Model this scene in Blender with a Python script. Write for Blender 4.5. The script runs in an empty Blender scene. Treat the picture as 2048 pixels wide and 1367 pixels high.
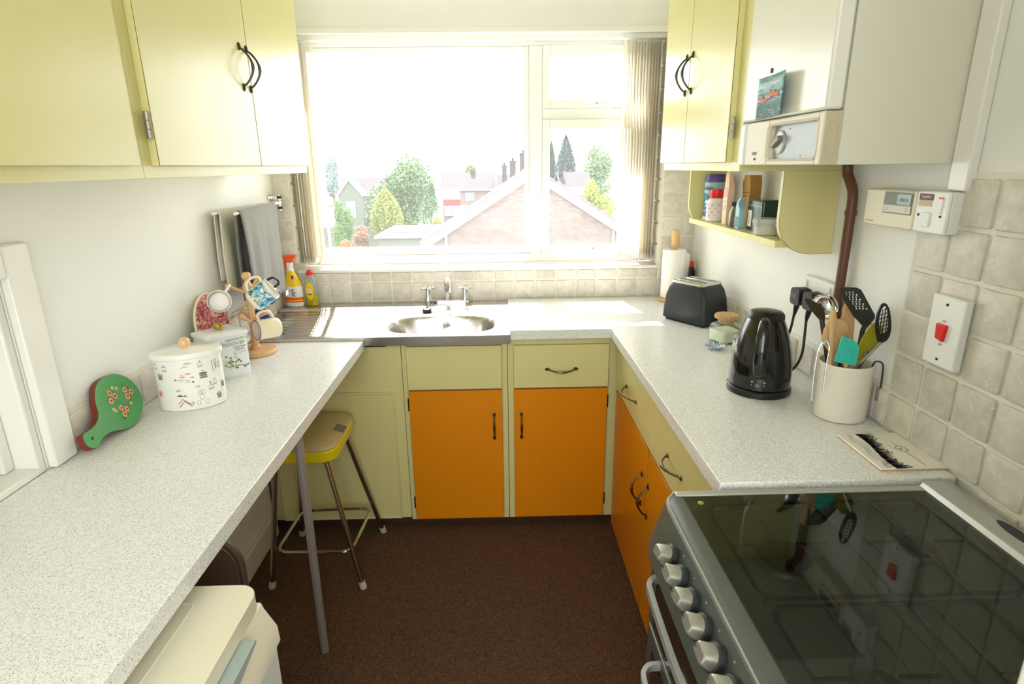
import bpy, bmesh, math, random
from mathutils import Vector, Matrix, Euler
from mathutils.geometry import tessellate_polygon
R = random.Random(7)
sc = bpy.context.scene
C = sc.collection
PI = math.pi
V = Vector

# ------------------------------------------------------------------ camera, world, sun, exposure
cam_d = bpy.data.cameras.new('camera')
cam = bpy.data.objects.new('camera', cam_d)
C.objects.link(cam)
sc.camera = cam
cam_d.sensor_width = 36.0
cam_d.sensor_fit = 'HORIZONTAL'
cam_d.lens = 1175.68 / 2048 * 36
cam_d.clip_start = 0.02
cam_d.clip_end = 1000
r_ = V((0.99962795, -0.0247026, -0.01156435)); u_ = V((0.01815579, 0.28622465, 0.95799051)); f_ = V((0.02035486, 0.95784405, -0.28656666))
mc = Matrix((r_, u_, -f_)).transposed().to_4x4()
mc.translation = V((0.002, -2.8408, 1.5336))
cam.matrix_world = mc

W = bpy.data.worlds.new('sky')
sc.world = W
W.use_nodes = True
wn = W.node_tree.nodes
bg = wn['Background']
bg.inputs['Color'].default_value = (0.93, 0.965, 1.0, 1)
bg.inputs['Strength'].default_value = 4.0

sd = bpy.data.lights.new('sun', 'SUN')
sun = bpy.data.objects.new('sun', sd)
C.objects.link(sun)
sd.energy = 21.0
sd.angle = math.radians(0.6)
sd.color = (1.0, 0.95, 0.87)
sun.rotation_euler = V((0.17, -1, -1.50)).to_track_quat('-Z', 'Y').to_euler()
sun.location = (0, 6, 9)

def area(name, loc, rot, sx, sy, power, col):
    d = bpy.data.lights.new(name, 'AREA')
    d.shape = 'RECTANGLE'; d.size = sx; d.size_y = sy; d.energy = power; d.color = col
    o = bpy.data.objects.new(name, d); C.objects.link(o)
    o.location = loc; o.rotation_euler = rot
    return o
area('rear_fill', (-0.1, -4.1, 1.55), (math.radians(90), 0, 0), 1.7, 1.5, 30, (0.97, 0.99, 1.0))  # fill lamp added behind the camera; the wall there has no opening

vs = sc.view_settings
vs.view_transform = 'Standard'
vs.look = 'None'
vs.exposure = 0.5
vs.gamma = 1.0
vs.use_curve_mapping = False

# ------------------------------------------------------------------ materials
def lin(c):
    o = []
    for v in c[:3]:
        v /= 255.0
        o.append(v / 12.92 if v <= 0.04045 else ((v + 0.055) / 1.055) ** 2.4)
    return (o[0], o[1], o[2], 1)

def pm(name, col, rough=0.5, metal=0.0, coat=0.0, var=0.0, vscale=20, bump=0.0, bscale=200, trans=0.0, ior=1.45, rand=0.0, sheen=0, stretch=None, emis=0):
    m = bpy.data.materials.new(name)
    m.use_nodes = True
    nt = m.node_tree; n = nt.nodes; l = nt.links
    b = n['Principled BSDF']
    b.inputs['Base Color'].default_value = lin(col)
    b.inputs['Roughness'].default_value = rough
    b.inputs['Metallic'].default_value = metal
    b.inputs['Coat Weight'].default_value = coat
    b.inputs['Coat Roughness'].default_value = 0.08
    b.inputs['Transmission Weight'].default_value = trans
    b.inputs['IOR'].default_value = ior
    if var or bump:
        tc = n.new('ShaderNodeTexCoord')
        src = tc.outputs['Object']
        if stretch:
            mp = n.new('ShaderNodeMapping'); mp.inputs['Scale'].default_value = stretch
            l.new(src, mp.inputs[0]); src = mp.outputs[0]
    if var or rand:
        hsv = n.new('ShaderNodeHueSaturation')
        hsv.inputs['Color'].default_value = lin(col)
        acc = None
        if var:
            ns = n.new('ShaderNodeTexNoise'); ns.inputs['Scale'].default_value = vscale; ns.inputs['Detail'].default_value = 5
            l.new(src, ns.inputs['Vector'])
            mr = n.new('ShaderNodeMapRange'); mr.inputs[1].default_value = 0.25; mr.inputs[2].default_value = 0.75
            mr.inputs[3].default_value = 1 - var; mr.inputs[4].default_value = 1 + var
            l.new(ns.outputs[0], mr.inputs[0]); acc = mr.outputs[0]
        if rand:
            oi = n.new('ShaderNodeObjectInfo')
            m2 = n.new('ShaderNodeMapRange'); m2.inputs[3].default_value = 1 - rand; m2.inputs[4].default_value = 1 + rand
            l.new(oi.outputs['Random'], m2.inputs[0])
            if acc:
                mu = n.new('ShaderNodeMath'); mu.operation = 'MULTIPLY'
                l.new(acc, mu.inputs[0]); l.new(m2.outputs[0], mu.inputs[1]); acc = mu.outputs[0]
            else:
                acc = m2.outputs[0]
        l.new(acc, hsv.inputs['Value'])
        l.new(hsv.outputs[0], b.inputs['Base Color'])
    if bump:
        nb = n.new('ShaderNodeTexNoise'); nb.inputs['Scale'].default_value = bscale; nb.inputs['Detail'].default_value = 4
        l.new(src, nb.inputs['Vector'])
        bu = n.new('ShaderNodeBump'); bu.inputs['Strength'].default_value = bump; bu.inputs['Distance'].default_value = 0.002
        l.new(nb.outputs[0], bu.inputs['Height']); l.new(bu.outputs[0], b.inputs['Normal'])
    return m

def worktop_mat():
    m = pm('speckled laminate', (240, 240, 236), 0.24)
    nt = m.node_tree; n = nt.nodes; l = nt.links; b = n['Principled BSDF']
    tc = n.new('ShaderNodeTexCoord')
    def cells(scale, lo, hi, seed):
        mp = n.new('ShaderNodeMapping'); mp.inputs['Location'].default_value = (seed, seed * .7, seed * .3)
        l.new(tc.outputs['Object'], mp.inputs[0])
        v = n.new('ShaderNodeTexVoronoi'); v.inputs['Scale'].default_value = scale
        l.new(mp.outputs[0], v.inputs['Vector'])
        s = n.new('ShaderNodeSeparateColor'); l.new(v.outputs['Color'], s.inputs[0])
        r = n.new('ShaderNodeMapRange'); r.inputs[1].default_value = lo; r.inputs[2].default_value = hi
        l.new(s.outputs[0], r.inputs[0]); return r.outputs[0]
    base = n.new('ShaderNodeMix'); base.data_type = 'RGBA'
    base.inputs[6].default_value = lin((246, 246, 243)); base.inputs[7].default_value = lin((230, 231, 227))
    l.new(cells(420, .3, .8, 0), base.inputs[0])
    k = n.new('ShaderNodeMix'); k.data_type = 'RGBA'; k.inputs[7].default_value = lin((160, 158, 150))
    l.new(base.outputs[2], k.inputs[6]); l.new(cells(860, .93, .96, 3), k.inputs[0])
    k2 = n.new('ShaderNodeMix'); k2.data_type = 'RGBA'; k2.inputs[7].default_value = lin((80, 80, 78))
    l.new(k.outputs[2], k2.inputs[6]); l.new(cells(980, .972, .978, 9), k2.inputs[0])
    l.new(k2.outputs[2], b.inputs['Base Color'])
    return m

def tile_mat():
    m = pm('travertine', (211, 205, 193), 0.42, var=.13, vscale=34, bump=.35, bscale=90, rand=.11)
    nt = m.node_tree; n = nt.nodes; l = nt.links; b = n['Principled BSDF']
    hs = [x for x in n if x.type == 'HUE_SAT'][0]
    tc = n.new('ShaderNodeTexCoord'); oi = n.new('ShaderNodeObjectInfo')
    ad = n.new('ShaderNodeVectorMath'); ad.operation = 'ADD'
    sc_ = n.new('ShaderNodeVectorMath'); sc_.operation = 'SCALE'; sc_.inputs['Scale'].default_value = 37
    cb = n.new('ShaderNodeCombineXYZ')
    for i in range(3): l.new(oi.outputs['Random'], cb.inputs[i])
    l.new(cb.outputs[0], sc_.inputs[0]); l.new(sc_.outputs[0], ad.inputs[0]); l.new(tc.outputs['Object'], ad.inputs[1])
    for x in list(n):
        if x.type == 'TEX_NOISE': l.new(ad.outputs[0], x.inputs['Vector'])
    w = n.new('ShaderNodeTexNoise'); w.inputs['Scale'].default_value = 55; w.inputs['Detail'].default_value = 8; w.inputs['Distortion'].default_value = 1.5
    l.new(ad.outputs[0], w.inputs['Vector'])
    r = n.new('ShaderNodeMapRange'); r.inputs[1].default_value = .64; r.inputs[2].default_value = .70
    l.new(w.outputs[0], r.inputs[0])
    k = n.new('ShaderNodeMix'); k.data_type = 'RGBA'; k.inputs[7].default_value = lin((232, 228, 216))
    l.new(hs.outputs[0], k.inputs[6]); l.new(r.outputs[0], k.inputs[0]); l.new(k.outputs[2], b.inputs['Base Color'])
    return m

def carpet_mat():
    m = pm('brown carpet', (92, 62, 42), 0.95)
    nt = m.node_tree; n = nt.nodes; l = nt.links; b = n['Principled BSDF']
    tc = n.new('ShaderNodeTexCoord')
    v = n.new('ShaderNodeTexVoronoi'); v.inputs['Scale'].default_value = 330
    l.new(tc.outputs['Object'], v.inputs['Vector'])
    s = n.new('ShaderNodeSeparateColor'); l.new(v.outputs['Color'], s.inputs[0])
    cr = n.new('ShaderNodeValToRGB'); cr.color_ramp.interpolation = 'LINEAR'
    cr.color_ramp.elements[0].color = lin((58, 39, 27)); cr.color_ramp.elements[1].color = lin((112, 79, 54))
    e = cr.color_ramp.elements.new(.5); e.color = lin((84, 58, 40))
    l.new(s.outputs[0], cr.inputs[0]); l.new(cr.outputs[0], b.inputs['Base Color'])
    bu = n.new('ShaderNodeBump'); bu.inputs['Strength'].default_value = .6; bu.inputs['Distance'].default_value = .003
    l.new(v.outputs['Distance'], bu.inputs['Height']); l.new(bu.outputs[0], b.inputs['Normal'])
    return m

def thin_glass(name, tint=(255, 255, 255), gloss=.03, haze=0.0, rough=0.0):
    m = bpy.data.materials.new(name); m.use_nodes = True
    nt = m.node_tree; n = nt.nodes; l = nt.links
    n.remove(n['Principled BSDF'])
    t = n.new('ShaderNodeBsdfTransparent'); t.inputs[0].default_value = lin(tint)
    g = n.new('ShaderNodeBsdfGlossy'); g.inputs['Roughness'].default_value = rough
    lw = n.new('ShaderNodeLayerWeight'); lw.inputs[0].default_value = .5
    pw = n.new('ShaderNodeMath'); pw.operation = 'POWER'; pw.inputs[1].default_value = 4.0; l.new(lw.outputs['Facing'], pw.inputs[0])
    fr = n.new('ShaderNodeMath'); fr.operation = 'MULTIPLY_ADD'; fr.inputs[1].default_value = .75; fr.inputs[2].default_value = gloss; l.new(pw.outputs[0], fr.inputs[0])
    mx = n.new('ShaderNodeMixShader'); l.new(fr.outputs[0], mx.inputs[0]); l.new(t.outputs[0], mx.inputs[1]); l.new(g.outputs[0], mx.inputs[2])
    out = n['Material Output']
    if haze:  # white scatter mixed in to imitate glare haze
        d = n.new('ShaderNodeBsdfTranslucent'); d.inputs[0].default_value = (1, 1, 1, 1)
        m2 = n.new('ShaderNodeMixShader'); m2.inputs[0].default_value = haze
        l.new(mx.outputs[0], m2.inputs[1]); l.new(d.outputs[0], m2.inputs[2]); l.new(m2.outputs[0], out.inputs[0])
    else:
        l.new(mx.outputs[0], out.inputs[0])
    return m

def fabric(name, col, trans, scale=900):
    m = bpy.data.materials.new(name); m.use_nodes = True
    nt = m.node_tree; n = nt.nodes; l = nt.links
    n.remove(n['Principled BSDF'])
    d = n.new('ShaderNodeBsdfDiffuse'); d.inputs[0].default_value = lin(col)
    t = n.new('ShaderNodeBsdfTranslucent'); t.inputs[0].default_value = lin(col)
    mx = n.new('ShaderNodeMixShader'); mx.inputs[0].default_value = trans
    l.new(d.outputs[0], mx.inputs[1]); l.new(t.outputs[0], mx.inputs[2]); l.new(mx.outputs[0], n['Material Output'].inputs[0])
    return m

def print_mat(name, ramp, scale, stretch=(1, 1, 1), distort=2.0, rough=.4, detail=4):
    m = pm(name, (200, 200, 200), rough)
    nt = m.node_tree; n = nt.nodes; l = nt.links; b = n['Principled BSDF']
    tc = n.new('ShaderNodeTexCoord'); mp = n.new('ShaderNodeMapping'); mp.inputs['Scale'].default_value = stretch
    l.new(tc.outputs['Object'], mp.inputs[0])
    ns = n.new('ShaderNodeTexNoise'); ns.inputs['Scale'].default_value = scale; ns.inputs['Distortion'].default_value = distort; ns.inputs['Detail'].default_value = detail
    l.new(mp.outputs[0], ns.inputs['Vector'])
    cr = n.new('ShaderNodeValToRGB'); cr.color_ramp.interpolation = 'CONSTANT'
    els = cr.color_ramp.elements
    while len(els) > 1: els.remove(els[-1])
    els[0].position = 0; els[0].color = lin(ramp[0][1])
    for p_, c_ in ramp[1:]:
        e = els.new(p_); e.color = lin(c_)
    l.new(ns.outputs[0], cr.inputs[0]); l.new(cr.outputs[0], b.inputs['Base Color'])
    return m

M = dict(
    wall=pm('wall paint', (240, 240, 234), .6, bump=.15, bscale=60),
    ceil=pm('ceiling paint', (240, 240, 228), .8),
    cream=pm('cream laminate', (224, 216, 153), .26, var=.015, vscale=6),
    orange=pm('orange laminate', (228, 140, 14), .3, var=.02, vscale=6),
    edge=pm('dark laminate edge', (58, 38, 26), .6),
    white=pm('white upvc', (246, 246, 240), .25),
    gloss=pm('white gloss paint', (240, 238, 230), .22, bump=.1, bscale=50),
    grout=pm('grout', (232, 229, 214), .85, bump=.3, bscale=160),
    tile=tile_mat(), top=worktop_mat(), carpet=carpet_mat(),
    steel=pm('stainless steel', (196, 194, 190), .24, 1.0, var=.05, vscale=12, stretch=(1, 14, 14), bump=.03, bscale=60),
    legmetal=pm('grey leg metal', (190, 188, 182), .38, .6),
    chrome=pm('chrome', (225, 226, 228), .08, 1.0),
    dullchrome=pm('worn chrome', (176, 172, 166), .26, 1.0),
    pewter=pm('antique pewter', (112, 100, 80), .34, 1.0, var=.3, vscale=200),
    iron=pm('dark iron', (74, 70, 64), .4, .8, var=.2, vscale=150),
    hinge=pm('steel hinge', (170, 170, 165), .35, 1.0),
    black=pm('black plastic', (24, 25, 27), .32),
    blackg=pm('glossy black plastic', (12, 12, 14), .12, coat=.5),
    toaster=pm('soft black casing', (36, 40, 44), .38),
    rubber=pm('black rubber', (26, 27, 30), .55),
    cable=pm('black cable', (22, 22, 24), .5),
    wplast=pm('white plastic', (238, 238, 234), .3),
    yplast=pm('aged cream plastic', (230, 222, 194), .35),
    beige=pm('beige plastic', (222, 214, 192), .4),
    dbeige=pm('darker beige plastic', (196, 186, 158), .45),
    boiler=pm('white enamel', (236, 234, 222), .22, bump=.12, bscale=35),
    boilside=pm('off white enamel', (224, 222, 204), .35),
    greyp=pm('grey control plate', (168, 172, 170), .4, .2, var=.05, vscale=90),
    lcd=pm('green grey display', (140, 158, 146), .2),
    dkgrey=pm('grey plastic', (120, 118, 108), .4),
    red=pm('red plastic', (226, 34, 26), .3),
    darkred=pm('dark red switch side', (170, 20, 18), .35),
    copper=pm('painted brown pipe', (104, 64, 46), .4, var=.1, vscale=30),
    wood=pm('beech wood', (224, 182, 130), .5, var=.10, vscale=14, stretch=(1, 1, .15)),
    wood2=pm('light wood', (226, 186, 132), .45, var=.10, vscale=10, stretch=(1, 1, .2)),
    dwood=pm('dark wood', (70, 42, 26), .5),
    darkpan=pm('dark brown nonstick', (62, 48, 38), .4),
    stone=pm('cream stoneware', (234, 229, 214), .3, coat=.3, var=.02, vscale=30),
    ceram=pm('white glazed china', (240, 234, 222), .12, coat=.5),
    ceramcream=pm('cream glazed china', (240, 226, 196), .14, coat=.5),
    blue=pm('blue glaze line', (44, 70, 170), .2),
    darkgreenmug=pm('dark green mug', (22, 40, 38), .2, coat=.4),
    teal=pm('turquoise silicone', (60, 196, 180), .35),
    olive=pm('olive green silicone', (150, 146, 14), .35),
    nylon=pm('grey green nylon', (48, 50, 46), .38),
    green=pm('green paint', (84, 158, 92), .35, var=.03, vscale=30),
    maroon=pm('maroon paint', (122, 44, 38), .4),
    peach=pm('peach petals', (232, 178, 132), .5),
    cream2=pm('cream petals', (244, 230, 190), .5),
    leafp=pm('painted leaves', (52, 88, 46), .5),
    peachknob=pm('peach knob', (240, 188, 140), .15, coat=.6),
    enamel=pm('cream enamel', (246, 244, 236), .18, coat=.4),
    tinblue=pm('pale blue tin', (236, 239, 244), .25, coat=.3),
    gold=pm('gold green knob', (176, 160, 62), .25, .8),
    ink=pm('dark ink', (40, 38, 40), .6), greyink=pm('grey ink', (128, 132, 132), .6), pinkink=pm('pink ink', (222, 120, 150), .6),
    redink=pm('dark red ink', (110, 40, 44), .6), greenink=pm('green ink', (74, 112, 70), .6), limeink=pm('pale green ink', (198, 206, 130), .6),
    brownink=pm('brown ink', (120, 104, 52), .6),
    orangep=pm('orange plastic', (250, 92, 30), .3), yellow=pm('yellow label', (250, 206, 30), .35), yelband=pm('yellow vinyl', (236, 214, 20), .3),
    tan=pm('tan vinyl', (206, 182, 128), .32, bump=.2, bscale=120), tape=pm('grey tape', (120, 116, 104), .4),
    cliq=pm('clear bottle', (226, 230, 228), .15, trans=.75), yliq=pm('yellow washing liquid', (208, 196, 20), .12, trans=.4),
    towel1=pm('grey waffle towel', (146, 144, 140), .95, bump=.9, bscale=520), towel2=pm('pale towel', (206, 204, 186), .95, bump=.6, bscale=500),
    hem=pm('towel hem', (232, 228, 214), .9),
    purple=pm('purple plastic', (84, 76, 140), .35), paleblue=pm('pale blue label', (158, 196, 212), .4),
    tealblue=pm('teal blue print', (58, 122, 150), .4), brownc=pm('brown card', (176, 134, 72), .7), dbrownc=pm('brown print', (110, 74, 34), .7),
    pinkc=pm('pink paper', (236, 186, 170), .6), paper=pm('white paper', (246, 244, 238), .8), ppink=pm('pinkish paper', (240, 210, 190), .6),
    dgreen=pm('dark green tin', (18, 50, 44), .2, coat=.4), dgreytin=pm('dark grey tin edge', (52, 64, 66), .25, .5),
    cork=pm('cork', (196, 160, 112), .8, var=.25, vscale=160, bump=.5, bscale=250), sugar=pm('white granules', (240, 236, 222), .8),
    jar=thin_glass('green tinted glass', (250, 254, 251), gloss=.04), clear=thin_glass('clear glass', (246, 250, 248), gloss=.05),
    spice=pm('brown spice', (120, 102, 90), .8), lid=pm('clear lid', (232, 234, 236), .2, trans=.4), tub=pm('milky plastic', (226, 224, 214), .3, trans=.25),
    dishblue=print_mat('blue and white china', [(0, (70, 110, 160)), (.46, (228, 236, 240)), (.6, (120, 160, 196))], 90, rough=.15),
    pinkmarble=print_mat('pink swirled print', [(0, (150, 36, 66)), (.40, (214, 92, 118)), (.50, (226, 140, 150)), (.56, (244, 226, 186))], 22, distort=3.5, rough=.3),
    scene1=print_mat('seaside print', [(0, (44, 96, 140)), (.42, (90, 176, 214)), (.52, (244, 236, 214)), (.6, (150, 150, 70)), (.68, (176, 96, 70))], 42, distort=1.5),
    cardp=print_mat('teal postcard print', [(0, (24, 74, 84)), (.42, (70, 122, 128)), (.5, (56, 100, 92)), (.58, (110, 168, 176))], 60, stretch=(1, .25, 1.6)),
    cardsky=print_mat('postcard sky', [(0, (90, 170, 178)), (.45, (150, 206, 210)), (.55, (206, 170, 170)), (.62, (160, 200, 206))], 40, stretch=(1, .25, 1.6)),
    cardpink=pm('postcard pink peaks', (236, 150, 132), .3),
    cooker=pm('graphite enamel', (96, 100, 96), .34, .45, var=.06, vscale=25), cookdark=pm('dark graphite', (62, 66, 66), .35, .4),
    silver=pm('silver trim', (190, 190, 186), .36, .55), knob=pm('satin silver knob', (164, 162, 153), .32, .6),
    ovenglass=pm('black oven glass', (16, 17, 18), .06, coat=.6), hob=pm('grey enamel hob', (132, 136, 130), .3, .1), castiron=pm('cast iron', (26, 26, 26), .5),
    brass=pm('brass screw', (190, 174, 110), .3, .9), burner=pm('burner metal', (150, 150, 146), .35, .8),
    fridge=pm('cream white plastic', (236, 230, 206), .35), fridgedoor=pm('white fridge door', (226, 230, 228), .3), recess=pm('blue grey recess', (168, 180, 176), .5),
    chairb=pm('brown vinyl', (92, 70, 58), .28, coat=.2), caution=pm('maroon sticker', (120, 72, 62), .5), sticker=pm('beige sticker', (206, 190, 150), .5),
    trivet=pm('cream ceramic tile', (244, 238, 226), .18, coat=.4), terracotta=pm('biscuit edge', (206, 160, 120), .7),
    brick=pm('house brick', (130, 111, 104), .9, var=.3, vscale=5, rand=.22), mortar=pm('mortar', (150, 140, 134), .9),
    roof=pm('roof tiles', (112, 104, 110), .9, var=.15, vscale=2), chimney=pm('sooty chimney brick', (58, 50, 50), .95), roof3=pm('far roof tiles', (50, 45, 50), .95, var=.1, vscale=2), leadgrey=pm('lead', (90, 94, 96), .8),
    roof2=pm('weathered roof tiles', (128, 118, 122), .9, var=.1, vscale=1),
    fascia=pm('white boards', (240, 240, 236), .5), ground=pm('grass ground', (58, 74, 48), 1, var=.15, vscale=.1),
    bark=pm('bark', (96, 82, 66), .95), render=pm('pale render', (104, 108, 98), .9), redpanel=pm('red panel', (140, 50, 50), .8), wglass=pm('house window glass', (120, 140, 150), .1),
    vane=fabric('blind fabric', (240, 235, 222), .45), bead=pm('white beads', (232, 228, 214), .4),
    pane=thin_glass('hazed window glass', gloss=.006, haze=.018), hobglass=None, foot=pm('grey rubber foot', (196, 192, 182), .6),  # panes whitened so the view looks washed out by glare
    kick=pm('dark kickboard', (70, 40, 28), .7), bar=pm('bread tag', (246, 246, 240), .6),
)
def hobglass():
    return thin_glass('smoked hob glass', (188, 194, 188), gloss=.05, rough=.02)
M['hobglass'] = hobglass()

# ------------------------------------------------------------------ builders
class MB:
    def __init__(s): s.bm = bmesh.new()
    def box(s, x0, x1, y0, y1, z0, z1, mtx=None):
        vs_ = [s.bm.verts.new(V(p)) for p in ((x0, y0, z0), (x1, y0, z0), (x1, y1, z0), (x0, y1, z0), (x0, y0, z1), (x1, y0, z1), (x1, y1, z1), (x0, y1, z1))]
        if mtx is not None:
            for v in vs_: v.co = mtx @ v.co
        for f in ((0, 3, 2, 1), (4, 5, 6, 7), (0, 1, 5, 4), (1, 2, 6, 5), (2, 3, 7, 6), (3, 0, 4, 7)):
            s.bm.faces.new([vs_[i] for i in f])
        return s
    def loft(s, rings, cap=True, closed=True):
        rs = [[s.bm.verts.new(V(p)) for p in r] for r in rings]
        n = len(rs[0])
        for a, b in zip(rs, rs[1:]):
            for i in range(n if closed else n - 1):
                j = (i + 1) % n
                s.bm.faces.new((a[i], a[j], b[j], b[i]))
        if cap:
            s.bm.faces.new(list(reversed(rs[0]))); s.bm.faces.new(rs[-1])
        return s
    def tube(s, pts, r, seg=8, closed=False):
        pts = [V(p) for p in pts]
        n = len(pts)
        rr = r if isinstance(r, (list, tuple)) else [r] * n
        prev = None; rings = []
        for i, p in enumerate(pts):
            if closed: t = (pts[(i + 1) % n] - pts[i - 1])
            else: t = pts[min(i + 1, n - 1)] - pts[max(i - 1, 0)]
            t.normalize()
            if prev is None:
                a = V((0, 0, 1)) if abs(t.z) < .9 else V((1, 0, 0))
                x = t.cross(a).normalized()
            else:
                x = (prev - t * prev.dot(t)).normalized()
            prev = x; y = t.cross(x)
            rings.append([p + (x * math.cos(2 * PI * k / seg) + y * math.sin(2 * PI * k / seg)) * rr[i] for k in range(seg)])
        if closed: rings.append(rings[0])
        s.loft(rings, cap=not closed)
        if closed: bmesh.ops.remove_doubles(s.bm, verts=s.bm.verts[:], dist=1e-6)
        return s
    def lathe(s, prof, seg=32, center=(0, 0, 0), mtx=None, sx=1, sy=1, cap=True):
        rings = []
        for r, z in prof:
            r = max(r, 1e-4)
            ring = [V((r * sx * math.cos(2 * PI * k / seg), r * sy * math.sin(2 * PI * k / seg), z)) for k in range(seg)]
            ring = [(mtx @ p if mtx is not None else p) + V(center) for p in ring]
            rings.append(ring)
        return s.loft(rings, cap=cap)
    def prism(s, poly, axis, a0, a1, mtx=None):
        """poly 2D; axis 'z': (x,y) 'x': (y,z) 'y': (x,z)"""
        def P(p, a):
            q = V((p[0], p[1], a)) if axis == 'z' else V((a, p[0], p[1])) if axis == 'x' else V((p[0], a, p[1]))
            return mtx @ q if mtx is not None else q
        A = [s.bm.verts.new(P(p, a0)) for p in poly]; B = [s.bm.verts.new(P(p, a1)) for p in poly]
        n = len(poly)
        for i in range(n):
            j = (i + 1) % n
            s.bm.faces.new((A[i], A[j], B[j], B[i]))
        tri = tessellate_polygon([[V((p[0], p[1], 0)) for p in poly]])
        for t in tri:
            try: s.bm.faces.new([B[i] for i in t]); s.bm.faces.new([A[i] for i in reversed(t)])
            except ValueError: pass
        return s
    def sphere(s, c, r, seg=12, sc3=(1, 1, 1)):
        prof = [(math.sin(PI * i / 8) * r, -math.cos(PI * i / 8) * r) for i in range(9)]
        rings = []
        for q, z in prof:
            q = max(q, r * .02)
            rings.append([V(c) + V((q * sc3[0] * math.cos(2 * PI * k / seg), q * sc3[1] * math.sin(2 * PI * k / seg), z * sc3[2])) for k in range(seg)])
        return s.loft(rings)
    def build(s, name, mat, parent=None, bev=0, smooth=True, ang=35, solid=0):
        bmesh.ops.recalc_face_normals(s.bm, faces=s.bm.faces[:])
        me = bpy.data.meshes.new(name)
        off = V((0, 0, 0))
        if parent is None:
            xs = [v.co for v in s.bm.verts]
            lo = V([min(c[i] for c in xs) for i in range(3)]); hi = V([max(c[i] for c in xs) for i in range(3)])
            off = V(((lo.x + hi.x) / 2, (lo.y + hi.y) / 2, lo.z))
            for v in s.bm.verts: v.co -= off
        s.bm.to_mesh(me); s.bm.free()
        me.materials.append(M[mat] if isinstance(mat, str) else mat)
        if smooth:
            me.polygons.foreach_set('use_smooth', [True] * len(me.polygons))
            me.set_sharp_from_angle(angle=math.radians(ang))
        o = bpy.data.objects.new(name, me); C.objects.link(o)
        o.location = off
        adopt(o, parent)
        if solid:
            md = o.modifiers.new('s', 'SOLIDIFY'); md.thickness = solid; md.offset = 0
        if bev:
            md = o.modifiers.new('b', 'BEVEL'); md.width = bev; md.segments = 2; md.limit_method = 'ANGLE'; md.angle_limit = math.radians(40)
        return o

LOCAL = set()
def adopt(o, parent):
    if parent is not None:
        o.parent = parent
        if parent.type == 'EMPTY' and parent.name not in LOCAL:
            o.matrix_parent_inverse = Matrix.Translation(-parent.location)
        elif parent.type == 'MESH' and parent.parent is None:
            o.matrix_parent_inverse = Matrix.Translation(-parent.location)
def tag(o, label=None, cat=None, group=None, kind=None):
    if label: o['label'] = label
    if cat: o['category'] = cat
    if group: o['group'] = group
    if kind: o['kind'] = kind
    return o
def thing(name, label, cat, loc, rot=None, group=None):
    o = bpy.data.objects.new(name, None); C.objects.link(o)
    o.empty_display_size = .05
    o.location = loc
    if rot is not None:
        o.rotation_euler = rot if isinstance(rot, (tuple, list)) else (0, 0, rot)
        LOCAL.add(o.name)
    return tag(o, label, cat, group)
def bx(x0, x1, y0, y1, z0, z1): return MB().box(x0, x1, y0, y1, z0, z1)
def part(name, mat, parent, *b, bev=0, **k): return bx(*b).build(name, mat, parent, bev, **k)
def label(o, t): o['label'] = t; return o

def text(body, size, mat, origin, right, up, parent, name='lettering', lab=None, ext=.0002, shear=0, align='CENTER'):
    cu = bpy.data.curves.new('t', 'FONT'); cu.body = body; cu.size = size; cu.extrude = ext; cu.shear = shear
    cu.align_x = align; cu.align_y = 'CENTER'; cu.resolution_u = 2
    to = bpy.data.objects.new('t', cu)
    C.objects.link(to)
    dg = bpy.context.evaluated_depsgraph_get()
    me = bpy.data.meshes.new_from_object(to.evaluated_get(dg))
    bpy.data.objects.remove(to)
    r = V(right).normalized(); u = V(up).normalized(); n = r.cross(u)
    m = Matrix((r, u, n)).transposed().to_4x4(); m.translation = V(origin)
    me.transform(m)
    me.materials.clear(); me.materials.append(M[mat])
    o = bpy.data.objects.new(name, me); C.objects.link(o)
    adopt(o, parent)
    if lab: o['label'] = lab
    return o

def rrect(x0, x1, y0, y1, r, n=5, corners=(1, 1, 1, 1)):
    p = []
    for (cx, cy, a), k in zip(((x1 - r, y1 - r, 0), (x0 + r, y1 - r, 90), (x0 + r, y0 + r, 180), (x1 - r, y0 + r, 270)), corners):
        if not k:
            p.append((x1 if a in (0, 270) else x0, y1 if a in (0, 90) else y0)); continue
        for i in range(n + 1):
            t = math.radians(a + 90 * i / n); p.append((cx + r * math.cos(t), cy + r * math.sin(t)))
    return p
def smooth_poly(pts, it=2):
    for _ in range(it):
        q = []
        for i in range(len(pts)):
            a, b = pts[i], pts[(i + 1) % len(pts)]
            q.append((a[0] * .75 + b[0] * .25, a[1] * .75 + b[1] * .25)); q.append((a[0] * .25 + b[0] * .75, a[1] * .25 + b[1] * .75))
        pts = q
    return pts
def curve_pts(pts, n=8):
    pts = [V(p) for p in pts]; out = []
    for i in range(len(pts) - 1):
        p0 = pts[max(i - 1, 0)]; p1 = pts[i]; p2 = pts[i + 1]; p3 = pts[min(i + 2, len(pts) - 1)]
        for k in range(n):
            t = k / n
            out.append(.5 * ((2 * p1) + (-p0 + p2) * t + (2 * p0 - 5 * p1 + 4 * p2 - p3) * t * t + (-p0 + 3 * p1 - 3 * p2 + p3) * t ** 3))
    out.append(pts[-1]); return out

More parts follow.
